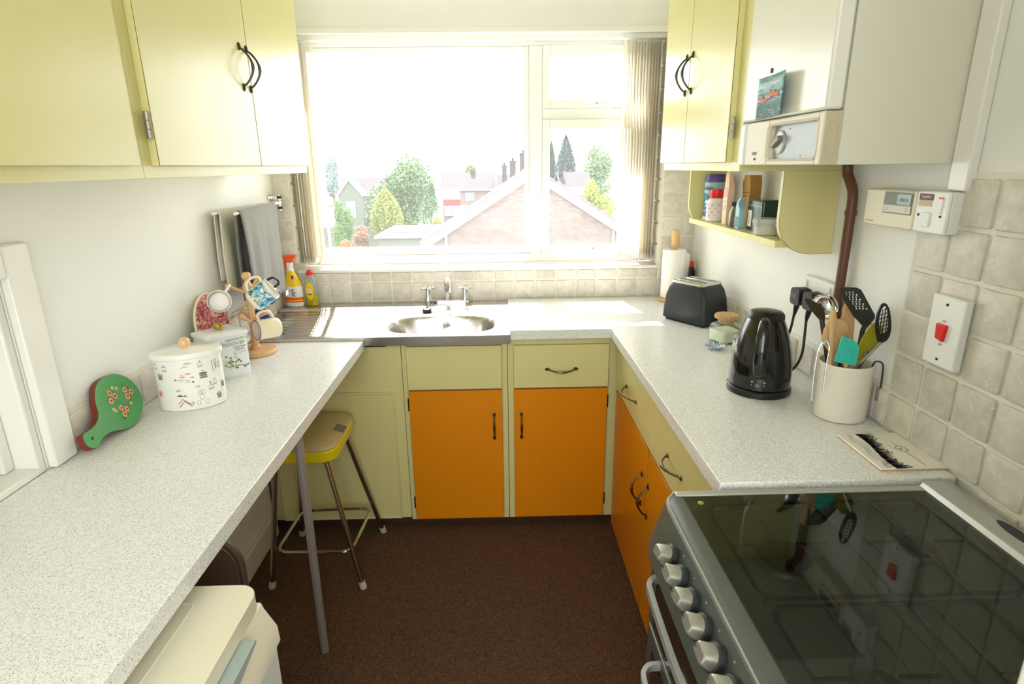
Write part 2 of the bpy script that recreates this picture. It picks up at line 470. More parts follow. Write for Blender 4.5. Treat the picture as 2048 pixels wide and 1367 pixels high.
# ------------------------------------------------------------------ setting
XL, XR, CE = -1.04, .945, 2.42
def struct(name, mat, b, bev=0): return tag(b.build(name, mat, None, bev), kind='structure')
struct('floor', 'carpet', bx(XL, XR, -4.3, 0, -.03, 0))
struct('ceiling', 'ceil', bx(XL - .1, XR + .1, -4.3, .2, CE, CE + .06))
wb = MB()
for b in ((-1.3, -.96, 0, .22, -.1, CE), (.775, 1.2, 0, .22, -.1, CE), (-.96, .775, 0, .22, -.1, 1.05), (-.96, .775, 0, .22, 2.10, CE)): wb.box(*b)
wall_back = struct('wall_back', 'wall', wb)
HY0, HY1 = -2.45, -1.605
wb = MB()
for b in ((-1.2, XL, HY1, 0, -.03, CE), (-1.2, XL, -4.3, HY0, -.03, CE), (-1.2, XL, HY0, HY1, -.03, .875), (-1.2, XL, HY0, HY1, 1.32, CE)): wb.box(*b)
wall_left = struct('wall_left', 'wall', wb)
wall_right = struct('wall_right', 'wall', bx(XR, XR + .12, -4.3, 0, -.03, CE))
struct('wall_front', 'wall', bx(XL - .16, XR + .12, -4.4, -4.3, -.03, CE))
struct('wall_near_right', 'gloss', bx(.468, XR, -2.62, -2.425, 0, CE), bev=.004)
struct('trim_1', 'wall', bx(XL, -1.0, -3.2, -.58, 0, .838))
struct('baseboard_left', 'gloss', bx(-1.0, -.983, -1.9, -.58, 0, .105), bev=.004)
struct('trim_2', 'gloss', bx(XL, XR, -.022, 0, 2.088, 2.112), bev=.003)
struct('trim_3', 'gloss', bx(.925, XR, -1.665, -1.615, 1.475, CE), bev=.003)

# tiles -----------------------------------------------------------
def tile_mesh(w, h, seed):
    rr = random.Random(seed)
    pts = []
    for (cx, cy) in ((1, 1), (-1, 1), (-1, -1), (1, -1)):
        for k in range(3):
            a = math.atan2(cy, cx) + (k - 1) * .32
            c = .003 + rr.random() * .003
            px = cx * (w / 2 - c) + math.cos(math.atan2(cy, cx) + (k - 1) * .8) * c
            py = cy * (h / 2 - c) + math.sin(math.atan2(cy, cx) + (k - 1) * .8) * c
            pts.append((px + rr.uniform(-.0008, .0008), py + rr.uniform(-.0008, .0008)))
        nx, ny = (0, 1) if (cx, cy) == (1, 1) else (-1, 0) if (cx, cy) == (-1, 1) else (0, -1) if (cx, cy) == (-1, -1) else (1, 0)
        for t in (.33, -.33):
            if nx == 0: pts.append((ny * t * (w / 2), ny * (h / 2) + rr.uniform(-.0013, .0003) * 1.0))
            else: pts.append((nx * (w / 2) + rr.uniform(-.0013, .0013), -nx * -t * (h / 2) if False else nx * -1 * -t * (h / 2)))
    pts.sort(key=lambda p: math.atan2(p[1] / h, p[0] / w))
    b = MB()
    def ring(s, z): return [V((p[0] * (1 - s / w), p[1] * (1 - s / h), z)) for p in pts]
    b.loft([ring(0, 0), ring(0, .0045), ring(.0014, .0060), ring(.0045, .0066)])
    bmesh.ops.recalc_face_normals(b.bm, faces=b.bm.faces[:])
    me = bpy.data.meshes.new('wall_tile'); b.bm.to_mesh(me); b.bm.free()
    me.materials.append(M['tile'])
    me.polygons.foreach_set('use_smooth', [True] * len(me.polygons)); me.set_sharp_from_angle(angle=math.radians(50))
    return me
TM = {}
def tile(wall, u, v, n, c, w, h):
    key = (round(w, 3), round(h, 3), R.randrange(4))
    if key not in TM: TM[key] = tile_mesh(w, h, hash(key) % 1000)
    o = bpy.data.objects.new('wall_tile', TM[key]); C.objects.link(o)
    m = Matrix((V(u), V(v), V(n))).transposed().to_4x4()
    m = m @ Matrix.Rotation(R.uniform(-.008, .008), 4, 'Z')
    m.translation = V(c)
    o.parent = wall
    o.matrix_parent_inverse = Matrix.Translation(-wall.location)
    o.matrix_basis = m
G = .010
def tiles_back(x0, x1, z0, z1, wall=wall_back):
    tile(wall, (1, 0, 0), (0, 0, 1), (0, -1, 0), ((x0 + x1) / 2, -.003, (z0 + z1) / 2), x1 - x0 - G, z1 - z0 - G)
cols = [XL + .003] + [-1.01 + .1 * k for k in range(0, 20)] + [XR - .003]
cols = [XL + .003] + [-.92 + .1 * k + .005 * 0 for k in range(0, 19)] + [XR - .003]
cols = [c for i, c in enumerate(cols) if i == 0 or c - cols[i - 1] > .03]
for a, b in zip(cols, cols[1:]):
    tiles_back(a, b, .908, 1.002); tiles_back(a, b, 1.002, 1.053) if (a > -.97 and b < .79) else tiles_back(a, b, 1.002, 1.102)
for k in range(0, 7):
    z = 1.102 + .1 * k
    tiles_back(XL + .003, -.962, z, z + .1); tiles_back(.782, .882, z, z + .1); tiles_back(.882, XR - .003, z, z + .1)
for k in range(0, 10):
    z = 1.066 + .1 * k
    tile(wall_back, (0, 1, 0), (0, 0, 1), (1, 0, 0), (-.957, .060, z + .05), .112, .1 - G)
    tile(wall_back, (0, -1, 0), (0, 0, 1), (-1, 0, 0), (.772, .060, z + .05), .112, .1 - G)
gb = MB()
for b in ((XL, XR, -.004, 0, .9, 1.05), (XL, -.958, -.004, 0, 1.05, 1.85), (.773, XR, -.004, 0, 1.05, 1.85), (-.96, -.956, 0, .125, 1.055, 2.09), (.771, .775, 0, .125, 1.055, 2.09)): gb.box(*b)
gb.build('grout', 'grout', wall_back)
def tile_right(y0, y1, z0, z1):
    tile(wall_right, (0, -1, 0), (0, 0, 1), (-1, 0, 0), (XR - .003, (y0 + y1) / 2, (z0 + z1) / 2), abs(y1 - y0) - G, z1 - z0 - G)
ys = [-.004] + [-.095 - .1 * k for k in range(0, 15)]
for a, b in zip(ys, ys[1:]):
    if b > -1.5: tile_right(a, b, .912, 1.004)
tile_right(-1.495, -1.535, .912, 1.004)
ycol = [-1.537 - .1 * k for k in range(0, 10)]
for ri, (z0, z1) in enumerate(((.912, 1.004), (1.004, 1.104), (1.104, 1.202), (1.202, 1.303), (1.303, 1.403), (1.403, 1.504))):
    for a, b in zip(ycol, ycol[1:]):
        if ri == 5 and a > -1.6: continue
        if b < -2.44: break
        tile_right(a, b, z0, z1)
for a, b in zip(ycol[3:], ycol[4:]):
    if b > -2.44: tile_right(a, b, .812, .912)
gb = MB()
for b in ((XR - .004, XR, -1.53, -.004, .912, 1.012), (XR - .004, XR, -2.42, -1.53, .905, 1.41), (XR - .004, XR, -2.42, -1.83, .78, .905), (XR - .004, XR, -2.42, -1.635, 1.41, 1.512)): gb.box(*b)
gb.build('grout', 'grout', wall_right)
yl = [-.004 - .1 * k for k in range(0, 6)] + [-.604 - .1 * k for k in range(0, 10)]
yl = [-.004, -.054, -.154, -.254, -.354, -.454, -.554, -.632, -.732, -.832, -.932, -1.032, -1.132, -1.232, -1.332, -1.432, -1.53]
for a, b in zip(yl, yl[1:]):
    z0, z1 = (.898, .99) if a > -.58 else (.884, .978)
    tile(wall_left, (0, 1, 0), (0, 0, 1), (1, 0, 0), (XL + .003, (a + b) / 2, (z0 + z1) / 2), abs(b - a) - G, z1 - z0 - G)
gb = MB().box(XL, XL + .004, -.59, 0, .89, .998).box(XL, XL + .004, -1.535, -.61, .8815, .986)
gb.build('grout', 'grout', wall_left)

# serving hatch ---------------------------------------------------
h = thing('trim_4', 'white painted casing of the hatch in the left wall', 'trim', (XL, -2.0, .88)); del h['category']; del h['label']; h['kind'] = 'structure'
def cas(name, mat, *b, bev=.005): return part(name, mat, h, *b, bev=bev)
cas('casing', 'gloss', XL, XL + .022, -1.605, -1.533, .882, 1.39)
cas('casing', 'gloss', XL, XL + .022, -2.52, -1.605, 1.32, 1.39)
cas('casing', 'gloss', XL, XL + .022, -2.52, -2.45, .882, 1.39)
cas('jamb', 'gloss', -1.19, XL - .001, -1.63, -1.606, .88, 1.318)
cas('jamb', 'gloss', -1.19, XL - .001, -2.449, -2.425, .88, 1.318)
cas('jamb', 'gloss', -1.19, XL - .001, -2.425, -1.63, 1.295, 1.318)
cas('stop', 'gloss', -1.105, -1.09, -1.66, -1.63, .895, 1.295)
cas('hatch_sill', 'gloss', -1.19, XL, -2.449, -1.606, .8755, .895)
cas('hatch_panel', 'boilside', -1.13, -1.11, -2.424, -1.632, .896, 1.294)

# window ----------------------------------------------------------
wd = thing('window_1', None, None, (0, .16, 1.06)); wd['kind'] = 'structure'
def frame(b, x0, x1, z0, z1, t, y0, y1):
    tl, tr, tb, tt = t
    b.box(x0, x0 + tl, y0, y1, z0, z1); b.box(x1 - tr, x1, y0, y1, z0, z1)
    b.box(x0 + tl, x1 - tr, y0, y1, z0, z0 + tb); b.box(x0 + tl, x1 - tr, y0, y1, z1 - tt, z1)
fb = MB(); frame(fb, -.956, .771, 1.066, 2.098, (.05, .05, .045, .036), .13, .20)
fb.build('frame', 'white', wd, bev=.004)
part('mullion', 'white', wd, .16, .222, .128, .20, 1.111, 2.062, bev=.004)
part('transom', 'white', wd, .222, .721, .128, .20, 1.742, 1.792, bev=.004)
fb = MB(); frame(fb, -.906, .16, 1.111, 2.062, (.022, .022, .036, .022), .137, .185); fb.build('glazing_bead', 'white', wd, bev=.004)
for (z0, z1, zh) in ((1.111, 1.742, 1.135), (1.792, 2.062, 1.808)):
    fb = MB(); frame(fb, .222, .721, z0, z1, (.036, .036, .036, .042), .118, .185)
    s_ = fb.build('sash', 'white', wd, bev=.004)
    hb = MB().box(.43, .50, .098, .12, zh - .010, zh + .010).box(.445, .60, .088, .10, zh - .005, zh + .008)
    hb.build('window_handle', 'white', s_, bev=.003)
    MB().lathe([(.005, -.002), (.005, .002)], 10, mtx=Matrix.Rotation(PI / 2, 4, 'X'), center=(.472, .0865, zh + .002)).build('lock', 'hinge', s_)
for b in ((-.886, .142, .158, .162, 1.145, 2.042), (.256, .687, .150, .154, 1.145, 1.702), (.256, .687, .150, .154, 1.826, 2.022)):
    part('pane', 'pane', wd, *b)
part('sill', 'gloss', wd, -.962, .777, -.014, .132, 1.05, 1.064, bev=.003)

# worktops --------------------------------------------------------
w = MB().prism([(.043, -.6), (.4457, -.6), (.4457, -1.785), (XR - .008, -1.785), (XR - .008, -.006), (.043, -.006)], 'z', .871, .910)
wt = w.build('worktop', 'top', None, bev=.0025)
tag(wt, 'pale speckled L-shaped worktop along the window and the right wall', 'worktop')
bar = thing('breakfast_bar', 'pale speckled breakfast bar along the left wall on a thin steel leg', 'worktop', (-.79, -1.6, .84))
part('bar_top', 'top', bar, XL + .001, -.536, -3.3, -.603, .841, .880, bev=.0025)
MB().tube([(-.597, -1.25, .001), (-.563, -1.34, .842)], .0125, 16).build('leg', 'legmetal', bar)

# sink ------------------------------------------------------------
sk = thing('kitchen_sink', 'stainless steel sink and drainer under the window', 'sink', (-.5, -.3, .86))
def sinkz(x, y):
    z = .893
    ss = lambda e0, e1, t: (lambda q: q * q * (3 - 2 * q))(min(1, max(0, (t - e0) / (e1 - e0))))
    z += .012 * ss(-.150, -.125, y)
    z -= .010 * ss(-.022, -.006, y) * 0
    bxx = abs((x + .243) / .228); byy = abs((y + .405) / .147)
    t = (bxx ** 3.2 + byy ** 3.2) ** (1 / 3.2)
    if t < 1.08: z -= .003 * (1 - ss(1.0, 1.08, t))
    if t < 1: z -= .150 * ss(0, .24, 1 - t) + .01 * (1 - t)
    # drainer recess
    dx = min(x + 1.0, -.50 - x); dy = min(y + .575, -.165 - y)
    d = min(dx, dy)
    k = ss(0, .02, d)
    z -= .006 * k
    if d > .02 and -1 < x < -.5:
        z += .0035 * math.sin((y + .17) * 2 * PI / .047) * ss(.02, .05, d)
    # small recess right
    d2 = min(x - 0.0, .03 - x)
    return z
b = MB(); NX, NY = 216, 122
x0, x1, y0, y1 = -1.034, .042, -.602, -.005
grid = [[b.bm.verts.new((x0 + (x1 - x0) * i / NX, y0 + (y1 - y0) * j / NY, sinkz(x0 + (x1 - x0) * i / NX, y0 + (y1 - y0) * j / NY))) for i in range(NX + 1)] for j in range(NY + 1)]
for j in range(NY):
    for i in range(NX): b.bm.faces.new((grid[j][i], grid[j][i + 1], grid[j + 1][i + 1], grid[j + 1][i]))
b.build('sink_top', 'steel', sk, ang=50)
b = MB(); b.prism([(-1.034, -.602), (.042, -.602), (.042, -.6)], 'z', .857, .893) if 0 else b.box(-.536, .042, -.6035, -.6015, .857, .8925)
b.box(.0405, .0425, -.6015, -.005, .8805, .8925); b.box(-1.034, -.536, -.6025, -.6005, .874, .8925)
b.build('front_lip', 'steel', sk, bev=.0008)
of = MB().lathe([(.017, 0), (.017, .003), (.012, .004), (.012, .001)], 20, mtx=Matrix.Rotation(math.radians(62), 4, 'X'), center=(-.238, -.2745, .848)).build('overflow', 'chrome', sk)
hb = MB()
for k in range(6): hb.sphere((-.238 + .007 * math.cos(k * PI / 3), -.2785, .850 + .006 * math.sin(k * PI / 3)), .0022, 6)
hb.build('overflow_hole', 'black', of)
MB().tube(curve_pts([(-.238, -.279, .853), (-.262, -.272, .862), (-.285, -.258, .885), (-.30, -.235, .896), (-.318, -.205, .898)], 4), .0011, 5).build('plug_chain', 'chrome', sk)
label(MB().lathe([(.019, 0), (.021, .004), (.021, .016), (.015, .02), (.006, .022), (.004, .027)], 20, center=(-.332, -.196, .8925)).build('plug', 'rubber', sk), 'black rubber plug')
MB().lathe([(.028, 0), (.026, .003), (.006, .004)], 20, center=(-.243, -.405, .7335)).build('waste', 'chrome', sk)
tp = thing('mixer_tap', 'chrome bridge mixer tap with two cross handles behind the sink', 'tap', (-.248, -.085, .905))
b = MB().prism(rrect(-.355, -.142, -.105, -.062, .02), 'z', .9053, .925)
b.build('bridge', 'chrome', tp, bev=.006)
for x in (-.336, -.161):
    b = MB().lathe([(.020, .905), (.021, .93), (.015, .945), (.013, .965), (.012, .975)], 20, center=(x, -.084, 0)).build('valve', 'chrome', tp)
    hh = MB().lathe([(.009, .975), (.010, .985), (.007, .992)], 14, center=(x, -.084, 0))
    for k in range(4):
        a = k * PI / 2 + .5
        e = V((x + .027 * math.cos(a), -.084 + .027 * math.sin(a), .982))
        hh.tube([(x, -.084, .982), e], [.005, .004], 8); hh.sphere(e, .0068, 10)
    hh.build('cross_handle', 'chrome', tp)
MB().tube(curve_pts([(-.248, -.084, .92), (-.248, -.084, .965), (-.247, -.088, .995), (-.243, -.108, 1.022), (-.238, -.135, 1.030), (-.233, -.160, 1.020), (-.231, -.172, .998)], 5), .0125, 16).build('spout', 'chrome', tp)
MB().lathe([(.0145, 0), (.0145, .02)], 16, center=(-.231, -.172, .982)).build('nozzle', 'chrome', tp)

# handles ---------------------------------------------------------
def bow(p0, p1, out, mat, parent, bulge=.026, r=.0032, kind=0, side=None):
    p0, p1, out = V(p0), V(p1), V(out)
    pts = []; rad = []
    ax = p1 - p0
    N = 18
    for i in range(N + 1):
        t = i / N
        k = math.sin(PI * t) ** .8
        q = p0 + ax * t + out * (.004 + bulge * k)
        if side is not None: q += V(side) * bulge * .35 * k
        pts.append(q)
        rad.append(r * (1 + .55 * math.exp(-((t - .5) / .13) ** 2) + (.35 if kind and i % 3 == 0 and .25 < t < .75 else 0)))
    b = MB().tube(pts, rad, 8)
    for p, s in ((p0, -1), (p1, 1)):
        a = ax.normalized(); w_ = a.cross(out).normalized()
        ring = lambda s1, o: [p + a * s * .004 + (a * math.cos(2 * PI * k / 10) * .011 * s1 + w_ * math.sin(2 * PI * k / 10) * .0072 * s1) + out * o for k in range(10)]
        b.loft([ring(1, 0.0003), ring(1, .0025), ring(.5, .006)])
    return b.build('handle', mat, parent)
def door(parent, name, mat, lo, hi, face, axis, th=.018, line=True, bev=.0012):
    """slab: axis 'y' front faces -y at y=face ; 'x-' faces -x ; 'x+' faces +x. lo/hi = (u,z) limits"""
    (u0, z0), (u1, z1) = lo, hi
    if axis == 'y':
        d = part(name, mat, parent, u0, u1, face, face + th, z0, z1, bev=bev)
        if line: part('edge_line', 'edge', d, u0 - .0006, u1 + .0006, face + .0012, face + .0022, z0 - .0006, z1 + .0006)
    elif axis == 'x-':
        d = part(name, mat, parent, face, face + th, u0, u1, z0, z1, bev=bev)
        if line: part('edge_line', 'edge', d, face + .0012, face + .0022, u0 - .0006, u1 + .0006, z0 - .0006, z1 + .0006)
    else:
        d = part(name, mat, parent, face - th, face, u0, u1, z0, z1, bev=bev)
        if line: part('edge_line', 'edge', d, face - .0022, face - .0012, u0 - .0006, u1 + .0006, z0 - .0006, z1 + .0006)
    return d
def hinge(p, parent, h=.05, r=.005, mat='hinge', axis='z'):
    x, y, z = p
    b = MB()
    for k in range(3): b.lathe([(r * .8, z + h * k / 3), (r, z + h * k / 3 + .001), (r, z + h * (k + 1) / 3 - .001), (r * .8, z + h * (k + 1) / 3)], 10, center=(x, y, 0))
    return b.build('hinge', mat, parent)

# base units, window side -----------------------------------------
Y0 = -.557
def carc(t, *bs, mat='cream', name='carcass'):
    b = MB()
    for q in bs: b.box(*q)
    return b.build(name, mat, t, bev=.001)
t = thing('corner_cabinet', 'cream boxed-in corner below the drainer with a framed access panel', 'cabinet', (-.7, -.56, 0))
carc(t, (-1.0, -.402, Y0, Y0 + .003, .05, .8395), (-.46, -.402, Y0, Y0 + .003, .8395, .8565), (-1.0, -.984, Y0 + .018, -.02, .05, .8395), (-.418, -.402, Y0 + .018, -.02, .05, .70), (-.984, -.418, Y0 + .018, -.02, .05, .066))
part('kickboard', 'kick', t, -1.0, -.402, Y0 + .03, -.02, .001, .05)
pn = part('access_panel', 'cream', t, -.952, -.446, Y0 - .008, Y0, .058, .640, bev=.001)
b = MB(); frame(b, -.956, -.440, .053, .646, (.007, .007, .007, .007), Y0 - .013, Y0); b.build('moulding', 'cream', pn, bev=.002)
t = thing('sink_cabinet', 'cream and orange base cabinet under the sink bowl', 'cabinet', (-.19, -.56, 0))
carc(t, (-.400, .030, Y0, Y0 + .018, .038, .70), (-.400, .030, Y0, Y0 + .003, .70, .8565), (-.400, -.384, Y0 + .018, -.02, .038, .70), (.014, .030, Y0 + .018, -.02, .038, .8565), (-.384, .014, Y0 + .018, -.02, .038, .054))
part('kickboard', 'kick', t, -.4, .030, Y0 + .03, -.02, .001, .038)
part('rail', 'cream', t, -.372, .004, Y0 - .004, Y0, .8455, .8565)
d = door(t, 'drawer_front', 'cream', (-.378, .657), (.006, .842), -.575, 'y')
d = door(t, 'door', 'orange', (-.378, .050), (.006, .650), -.575, 'y')
bow((-.028, -.575, .442), (-.028, -.575, .537), (0, -1, 0), 'pewter', d, .022, kind=1)
for z in (.10, .56): hinge((-.382, -.563, z), d, .055, .004, 'iron')
t = thing('drawer_cabinet', 'cream and orange base cabinet with a drawer, right of the sink', 'cabinet', (.24, -.56, 0))
carc(t, (.032, .488, Y0, -.02, .038, .8705))
part('kickboard', 'kick', t, .032, .5, Y0 + .03, -.02, .001, .038)
part('rail', 'cream', t, .062, .435, Y0 - .004, Y0, .8455, .8700)
d = door(t, 'drawer', 'cream', (.056, .657), (.445, .840), -.575, 'y')
bow((.198, -.575, .737), (.305, -.575, .737), (0, -1, 0), 'pewter', d, .022, kind=1, side=(0, 0, -1))
d = door(t, 'door', 'orange', (.056, .050), (.443, .650), -.575, 'y')
bow((.086, -.575, .442), (.086, -.575, .537), (0, -1, 0), 'pewter', d, .022, kind=1)
for z in (.10, .56): hinge((.447, -.563, z), d, .055, .004, 'iron')

# base units, right side ------------------------------------------
XF = .475
for (ya, yb, nm, lab, hy, hs) in ((-1.131, -.585, 'base_cabinet', 'orange-doored base cabinet on the right nearest the window', (-.935, -.79), -1.075),
                              (-1.781, -1.133, 'base_cabinet', 'orange-doored base cabinet on the right beside the cooker', (-1.46, -1.34), -1.160)):
    t = thing(nm, lab, 'cabinet', (.7, (ya + yb) / 2, 0), group='right-hand base cabinets')
    carc(t, (XF + .018, XR - .01, ya, yb, .034, .8705))
    part('kickboard', 'kick', t, XF + .06, XR - .01, ya, yb, .001, .034)
    d = door(t, 'drawer', 'cream', (ya + .001, .655), (yb - .001 if yb < -1 else -.6, .848), XF, 'x-', line=False)
    bow((XF, hy[0], .738), (XF, hy[1], .738), (-1, 0, 0), 'pewter', d, .03, kind=1)
    d = door(t, 'door', 'orange', (ya + .002, .030), (yb - .002 if yb < -1 else -.6, .648), XF, 'x-')
    bow((XF, hs, .425), (XF, hs, .528), (-1, 0, 0), 'pewter', d, .03, kind=1)

# wall cupboards, left --------------------------------------------
t = thing('wall_cupboard', 'cream double-door wall cupboard on the left beside the window', 'cupboard', (-.89, -.97, 1.517), group='wall cupboards on the left')
carc(t, (XL + .001, -.74, -1.535, -.43, 1.517, CE - .001))
for (a, b_, hy, hp) in ((-.932, -.44, -.945, -.446), (-1.503, -.936, -.995, -1.512)):
    d = door(t, 'door', 'cream', (a, 1.543), (b_, 2.135), -.721, 'x+', th=.019)
    bow((-.721, hy, 1.763), (-.721, hy, 1.862), (1, 0, 0), 'iron', d, .030, r=.003, side=(0, 0, 0))
    hinge((-.728, hp, 1.597), d, .055, .0055)
    hinge((-.728, hp, 2.065), d, .055, .0055)
t = thing('wall_cupboard', 'cream wall cupboard on the left nearest the camera', 'cupboard', (-.89, -2.1, 1.517), group='wall cupboards on the left')
carc(t, (XL + .001, -.74, -2.9, -1.536, 1.517, CE - .001))
d = door(t, 'door', 'cream', (-2.12, 1.543), (-1.575, 2.3), -.721, 'x+', th=.019, line=False)
d = door(t, 'door', 'cream', (-2.7, 1.543), (-2.125, 2.3), -.721, 'x+', th=.019, line=False)

# wall cupboard, right --------------------------------------------
t = thing('wall_cupboard', 'cream double-door wall cupboard on the right beside the boiler', 'cupboard', (.8, -.8, 1.512))
carc(t, (.66, XR - .001, -1.192, -.44, 1.512, CE - .001))
for (a, b_, hy, hp) in ((-.748, -.45, -.718, -.444), (-1.135, -.752, -.782, -1.147)):
    d = door(t, 'door', 'cream', (a, 1.537), (b_, 2.17), .641, 'x-', th=.019)
    bow((.641, hy, 1.765), (.641, hy, 1.866), (-1, 0, 0), 'iron', d, .030, r=.003)
    hinge((.650, hp, 1.60), d, .055, .0055)
    hinge((.650, hp, 2.075), d, .055, .0055)

# shelf under the right cupboard ----------------------------------
sh = thing('spice_shelf', 'cream open shelf with rounded ends under the right wall cupboard', 'shelf', (.87, -.8, 1.285))
def endp(y0, y1):
    pts = [(.786, 1.5115), (.786, 1.385)]
    for i in range(9):
        a = PI + (PI / 2) * i / 8
        pts.append((.786 + .095 + .095 * math.cos(a), 1.38 + .095 * math.sin(a)))
    pts += [(XR - .001, 1.285), (XR - .001, 1.5115)]
    b = MB().prism(pts, 'y', y0, y1)
    e = b.build('side_panel', 'cream', sh, smooth=False)
    c_ = V((.87, 0, 1.40))
    pts2 = [((x - c_.x) * 1.006 + c_.x, (z - c_.z) * 1.006 + c_.z) for x, z in pts]
    pts2 = [(min(x, XR - .0005), min(z, 1.5115)) for x, z in pts2]
    MB().prism(pts2, 'y', y0 + .0006, y0 + .0018).build('edge_line', 'edge', e, smooth=False)
endp(-1.194, -1.176); endp(-.395, -.377)
part('shelf_board', 'cream', sh, .790, XR - .001, -1.176, -.395, 1.302, 1.321, bev=.001)

# boiler ----------------------------------------------------------
bo = thing('boiler', 'white wall-mounted boiler with a beige control panel and a postcard on its front', 'boiler', (.8, -1.4, 1.53))
part('casing', 'boilside', bo, .692, XR - .001, -1.612, -1.196, 1.5285, CE - .001, bev=.001)
fc = part('front_cover', 'boiler', bo, .655, .6905, -1.610, -1.196, 1.634, CE - .001, bev=.006)
MB().lathe([(.006, 0), (.006, .002), (.003, .003)], 12, mtx=Matrix.Rotation(-PI / 2, 4, 'Y'), center=(.6549, -1.345, 1.742)).build('cover_screw', 'iron', fc)
b = MB(); b.box(.652, .691, -1.230, -1.196, 1.5285, 1.632); b.build('end_cap', 'wplast', bo, bev=.005)
b = MB()
ya, yb, za, zb = -1.610, -1.233, 1.5285, 1.632
oy0, oy1, oz0, oz1 = -1.588, -1.362, 1.541, 1.618
b.box(.655, .691, oy1, yb, za, zb); b.box(.655, .691, ya, oy0, za, zb); b.box(.655, .691, oy0, oy1, za, oz0); b.box(.655, .691, oy0, oy1, oz1, zb)
cp = b.build('control_panel', 'beige', bo, bev=.003)
b = MB().loft([[V((.6548, y, z)) for y, z in rrect(oy0 - .004, oy1 + .006, oz0 - .004, oz1 + .004, .014)], [V((.653, y, z)) for y, z in rrect(oy0 - .003, oy1 + .005, oz0 - .003, oz1 + .003, .013)],
                [V((.657, y, z)) for y, z in rrect(oy0 + .001, oy1 - .001, oz0 + .001, oz1 - .001, .012)], [V((.671, y, z)) for y, z in rrect(oy0 + .001, oy1 - .001, oz0 + .001, oz1 - .001, .012)]], cap=False)
b.build('window_rim', 'beige', cp)
pl = part('control_plate', 'greyp', cp, .670, .674, oy0, oy1, oz0, oz1)
dl = MB().lathe([(.026, 0), (.026, .003), (.022, .005), (.004, .0052)], 28, mtx=Matrix.Rotation(-PI / 2, 4, 'Y'), center=(.6698, -1.398, 1.580)).build('dial', 'silver', bo)
m_ = Matrix.Translation((.662, -1.398, 1.581)) @ Matrix.Rotation(math.radians(-25), 4, 'X')
MB().box(-.008, .004, -.020, .020, -.0065, .0065, m_).build('pointer', 'dkgrey', dl, bev=.002)
b = MB()
for y, z in ((-1.44, 1.607), (-1.57, 1.606), (-1.565, 1.556), (-1.50, 1.548)): b.sphere((.6698, y, z), .0015, 6)
b.build('rivet', 'dkgrey', pl)
b = MB().tube([(.672 + .0 + x, -1.6125, z) for x, z in rrect(-.010, .010, 1.547, 1.612, .0095)], .0009, 5, closed=True)
label(b.build('finger_groove', 'dbeige', bo), 'raised oval line on the side of the control panel')
part('side_cap', 'dbeige', bo, .657, .6915, -1.6122, -1.6100, 1.5292, 1.6315)
b = MB()
for k in range(6): b.tube([(.6548, -1.278 - k * .0052, 1.553), (.6548, -1.2795 - k * .0052, 1.5605)], .0006, 4); b.tube([(.6548, -1.2785 - k * .0052, 1.553 + (k % 3) * .0035), (.6548, -1.2815 - k * .0052, 1.5535 + (k % 2) * .0065)], .0005, 4)
for k in range(4): b.tube([(.6548, -1.290 - k * .004, 1.5405), (.6548, -1.2912 - k * .004, 1.547)], .0006, 4); b.tube([(.6548, -1.2905 - k * .004, 1.5405), (.6548, -1.2930 - k * .004, 1.5435)], .0005, 4)
b.build('maker_mark', 'greyink', cp)
# postcard
pc = thing('postcard', 'teal and pink landscape postcard stuck on the boiler front', 'postcard', (.646, -1.36, 1.636))
def sheet(y0, y1, z0, z1, name, mat, par, off=0, n=10):
    b = MB(); rows = []
    for j in range(2):
        rows.append([])
        for i in range(n + 1):
            y = y0 + (y1 - y0) * i / n; t = (y + 1.285) / -.165
            x = .652 - .004 * t * t * 4 - .0 + off
            z = (z0 if j == 0 else z1) - (.003 * t if j else 0)
            rows[-1].append(b.bm.verts.new((x, y, z)))
    for i in range(n): b.bm.faces.new((rows[0][i], rows[0][i + 1], rows[1][i + 1], rows[1][i]))
    return b.build(name, mat, par, solid=.0005)
cd = sheet(-1.285, -1.462, 1.636, 1.731, 'card', 'cardp', pc)
sheet(-1.286, -1.461, 1.693, 1.7295, 'printed_sky', 'cardsky', cd, -.0006)
b = MB()
pk = [(-1.288, 1.676), (-1.288, 1.686), (-1.305, 1.681), (-1.318, 1.692), (-1.330, 1.680), (-1.348, 1.686), (-1.368, 1.699), (-1.378, 1.693), (-1.392, 1.696), (-1.41, 1.688), (-1.428, 1.690), (-1.428, 1.679), (-1.39, 1.682), (-1.36, 1.679), (-1.33, 1.672)]
ring = []
for y, z in pk:
    t = (y + 1.285) / -.165; ring.append(V((.6505 - .016 * t * t, y, z)))
vsx = [b.bm.verts.new(p) for p in ring]
for tr in tessellate_polygon([[V((p.y, p.z, 0)) for p in ring]]): b.bm.faces.new([vsx[i] for i in tr])
b.build('printed_peaks', 'cardpink', cd, solid=.0003)

# brown pipe ------------------------------------------------------
pp = thing('gas_pipe', 'brown painted vertical pipe on the right wall below the boiler', 'pipe', (.925, -1.29, .912))
MB().tube(curve_pts([(.918, -1.262, 1.5275), (.920, -1.262, 1.505), (.924, -1.276, 1.480), (.926, -1.288, 1.455), (.926, -1.292, 1.40), (.926, -1.292, 1.2), (.926, -1.292, .912)], 5), .0125, 14).build('pipe_run', 'copper', pp)
for z in (1.13, 1.40):
    MB().lathe([(.0145, z), (.0145, z + .012)], 14, center=(.926, -1.292, 0)).build('pipe_clip', 'copper', pp)

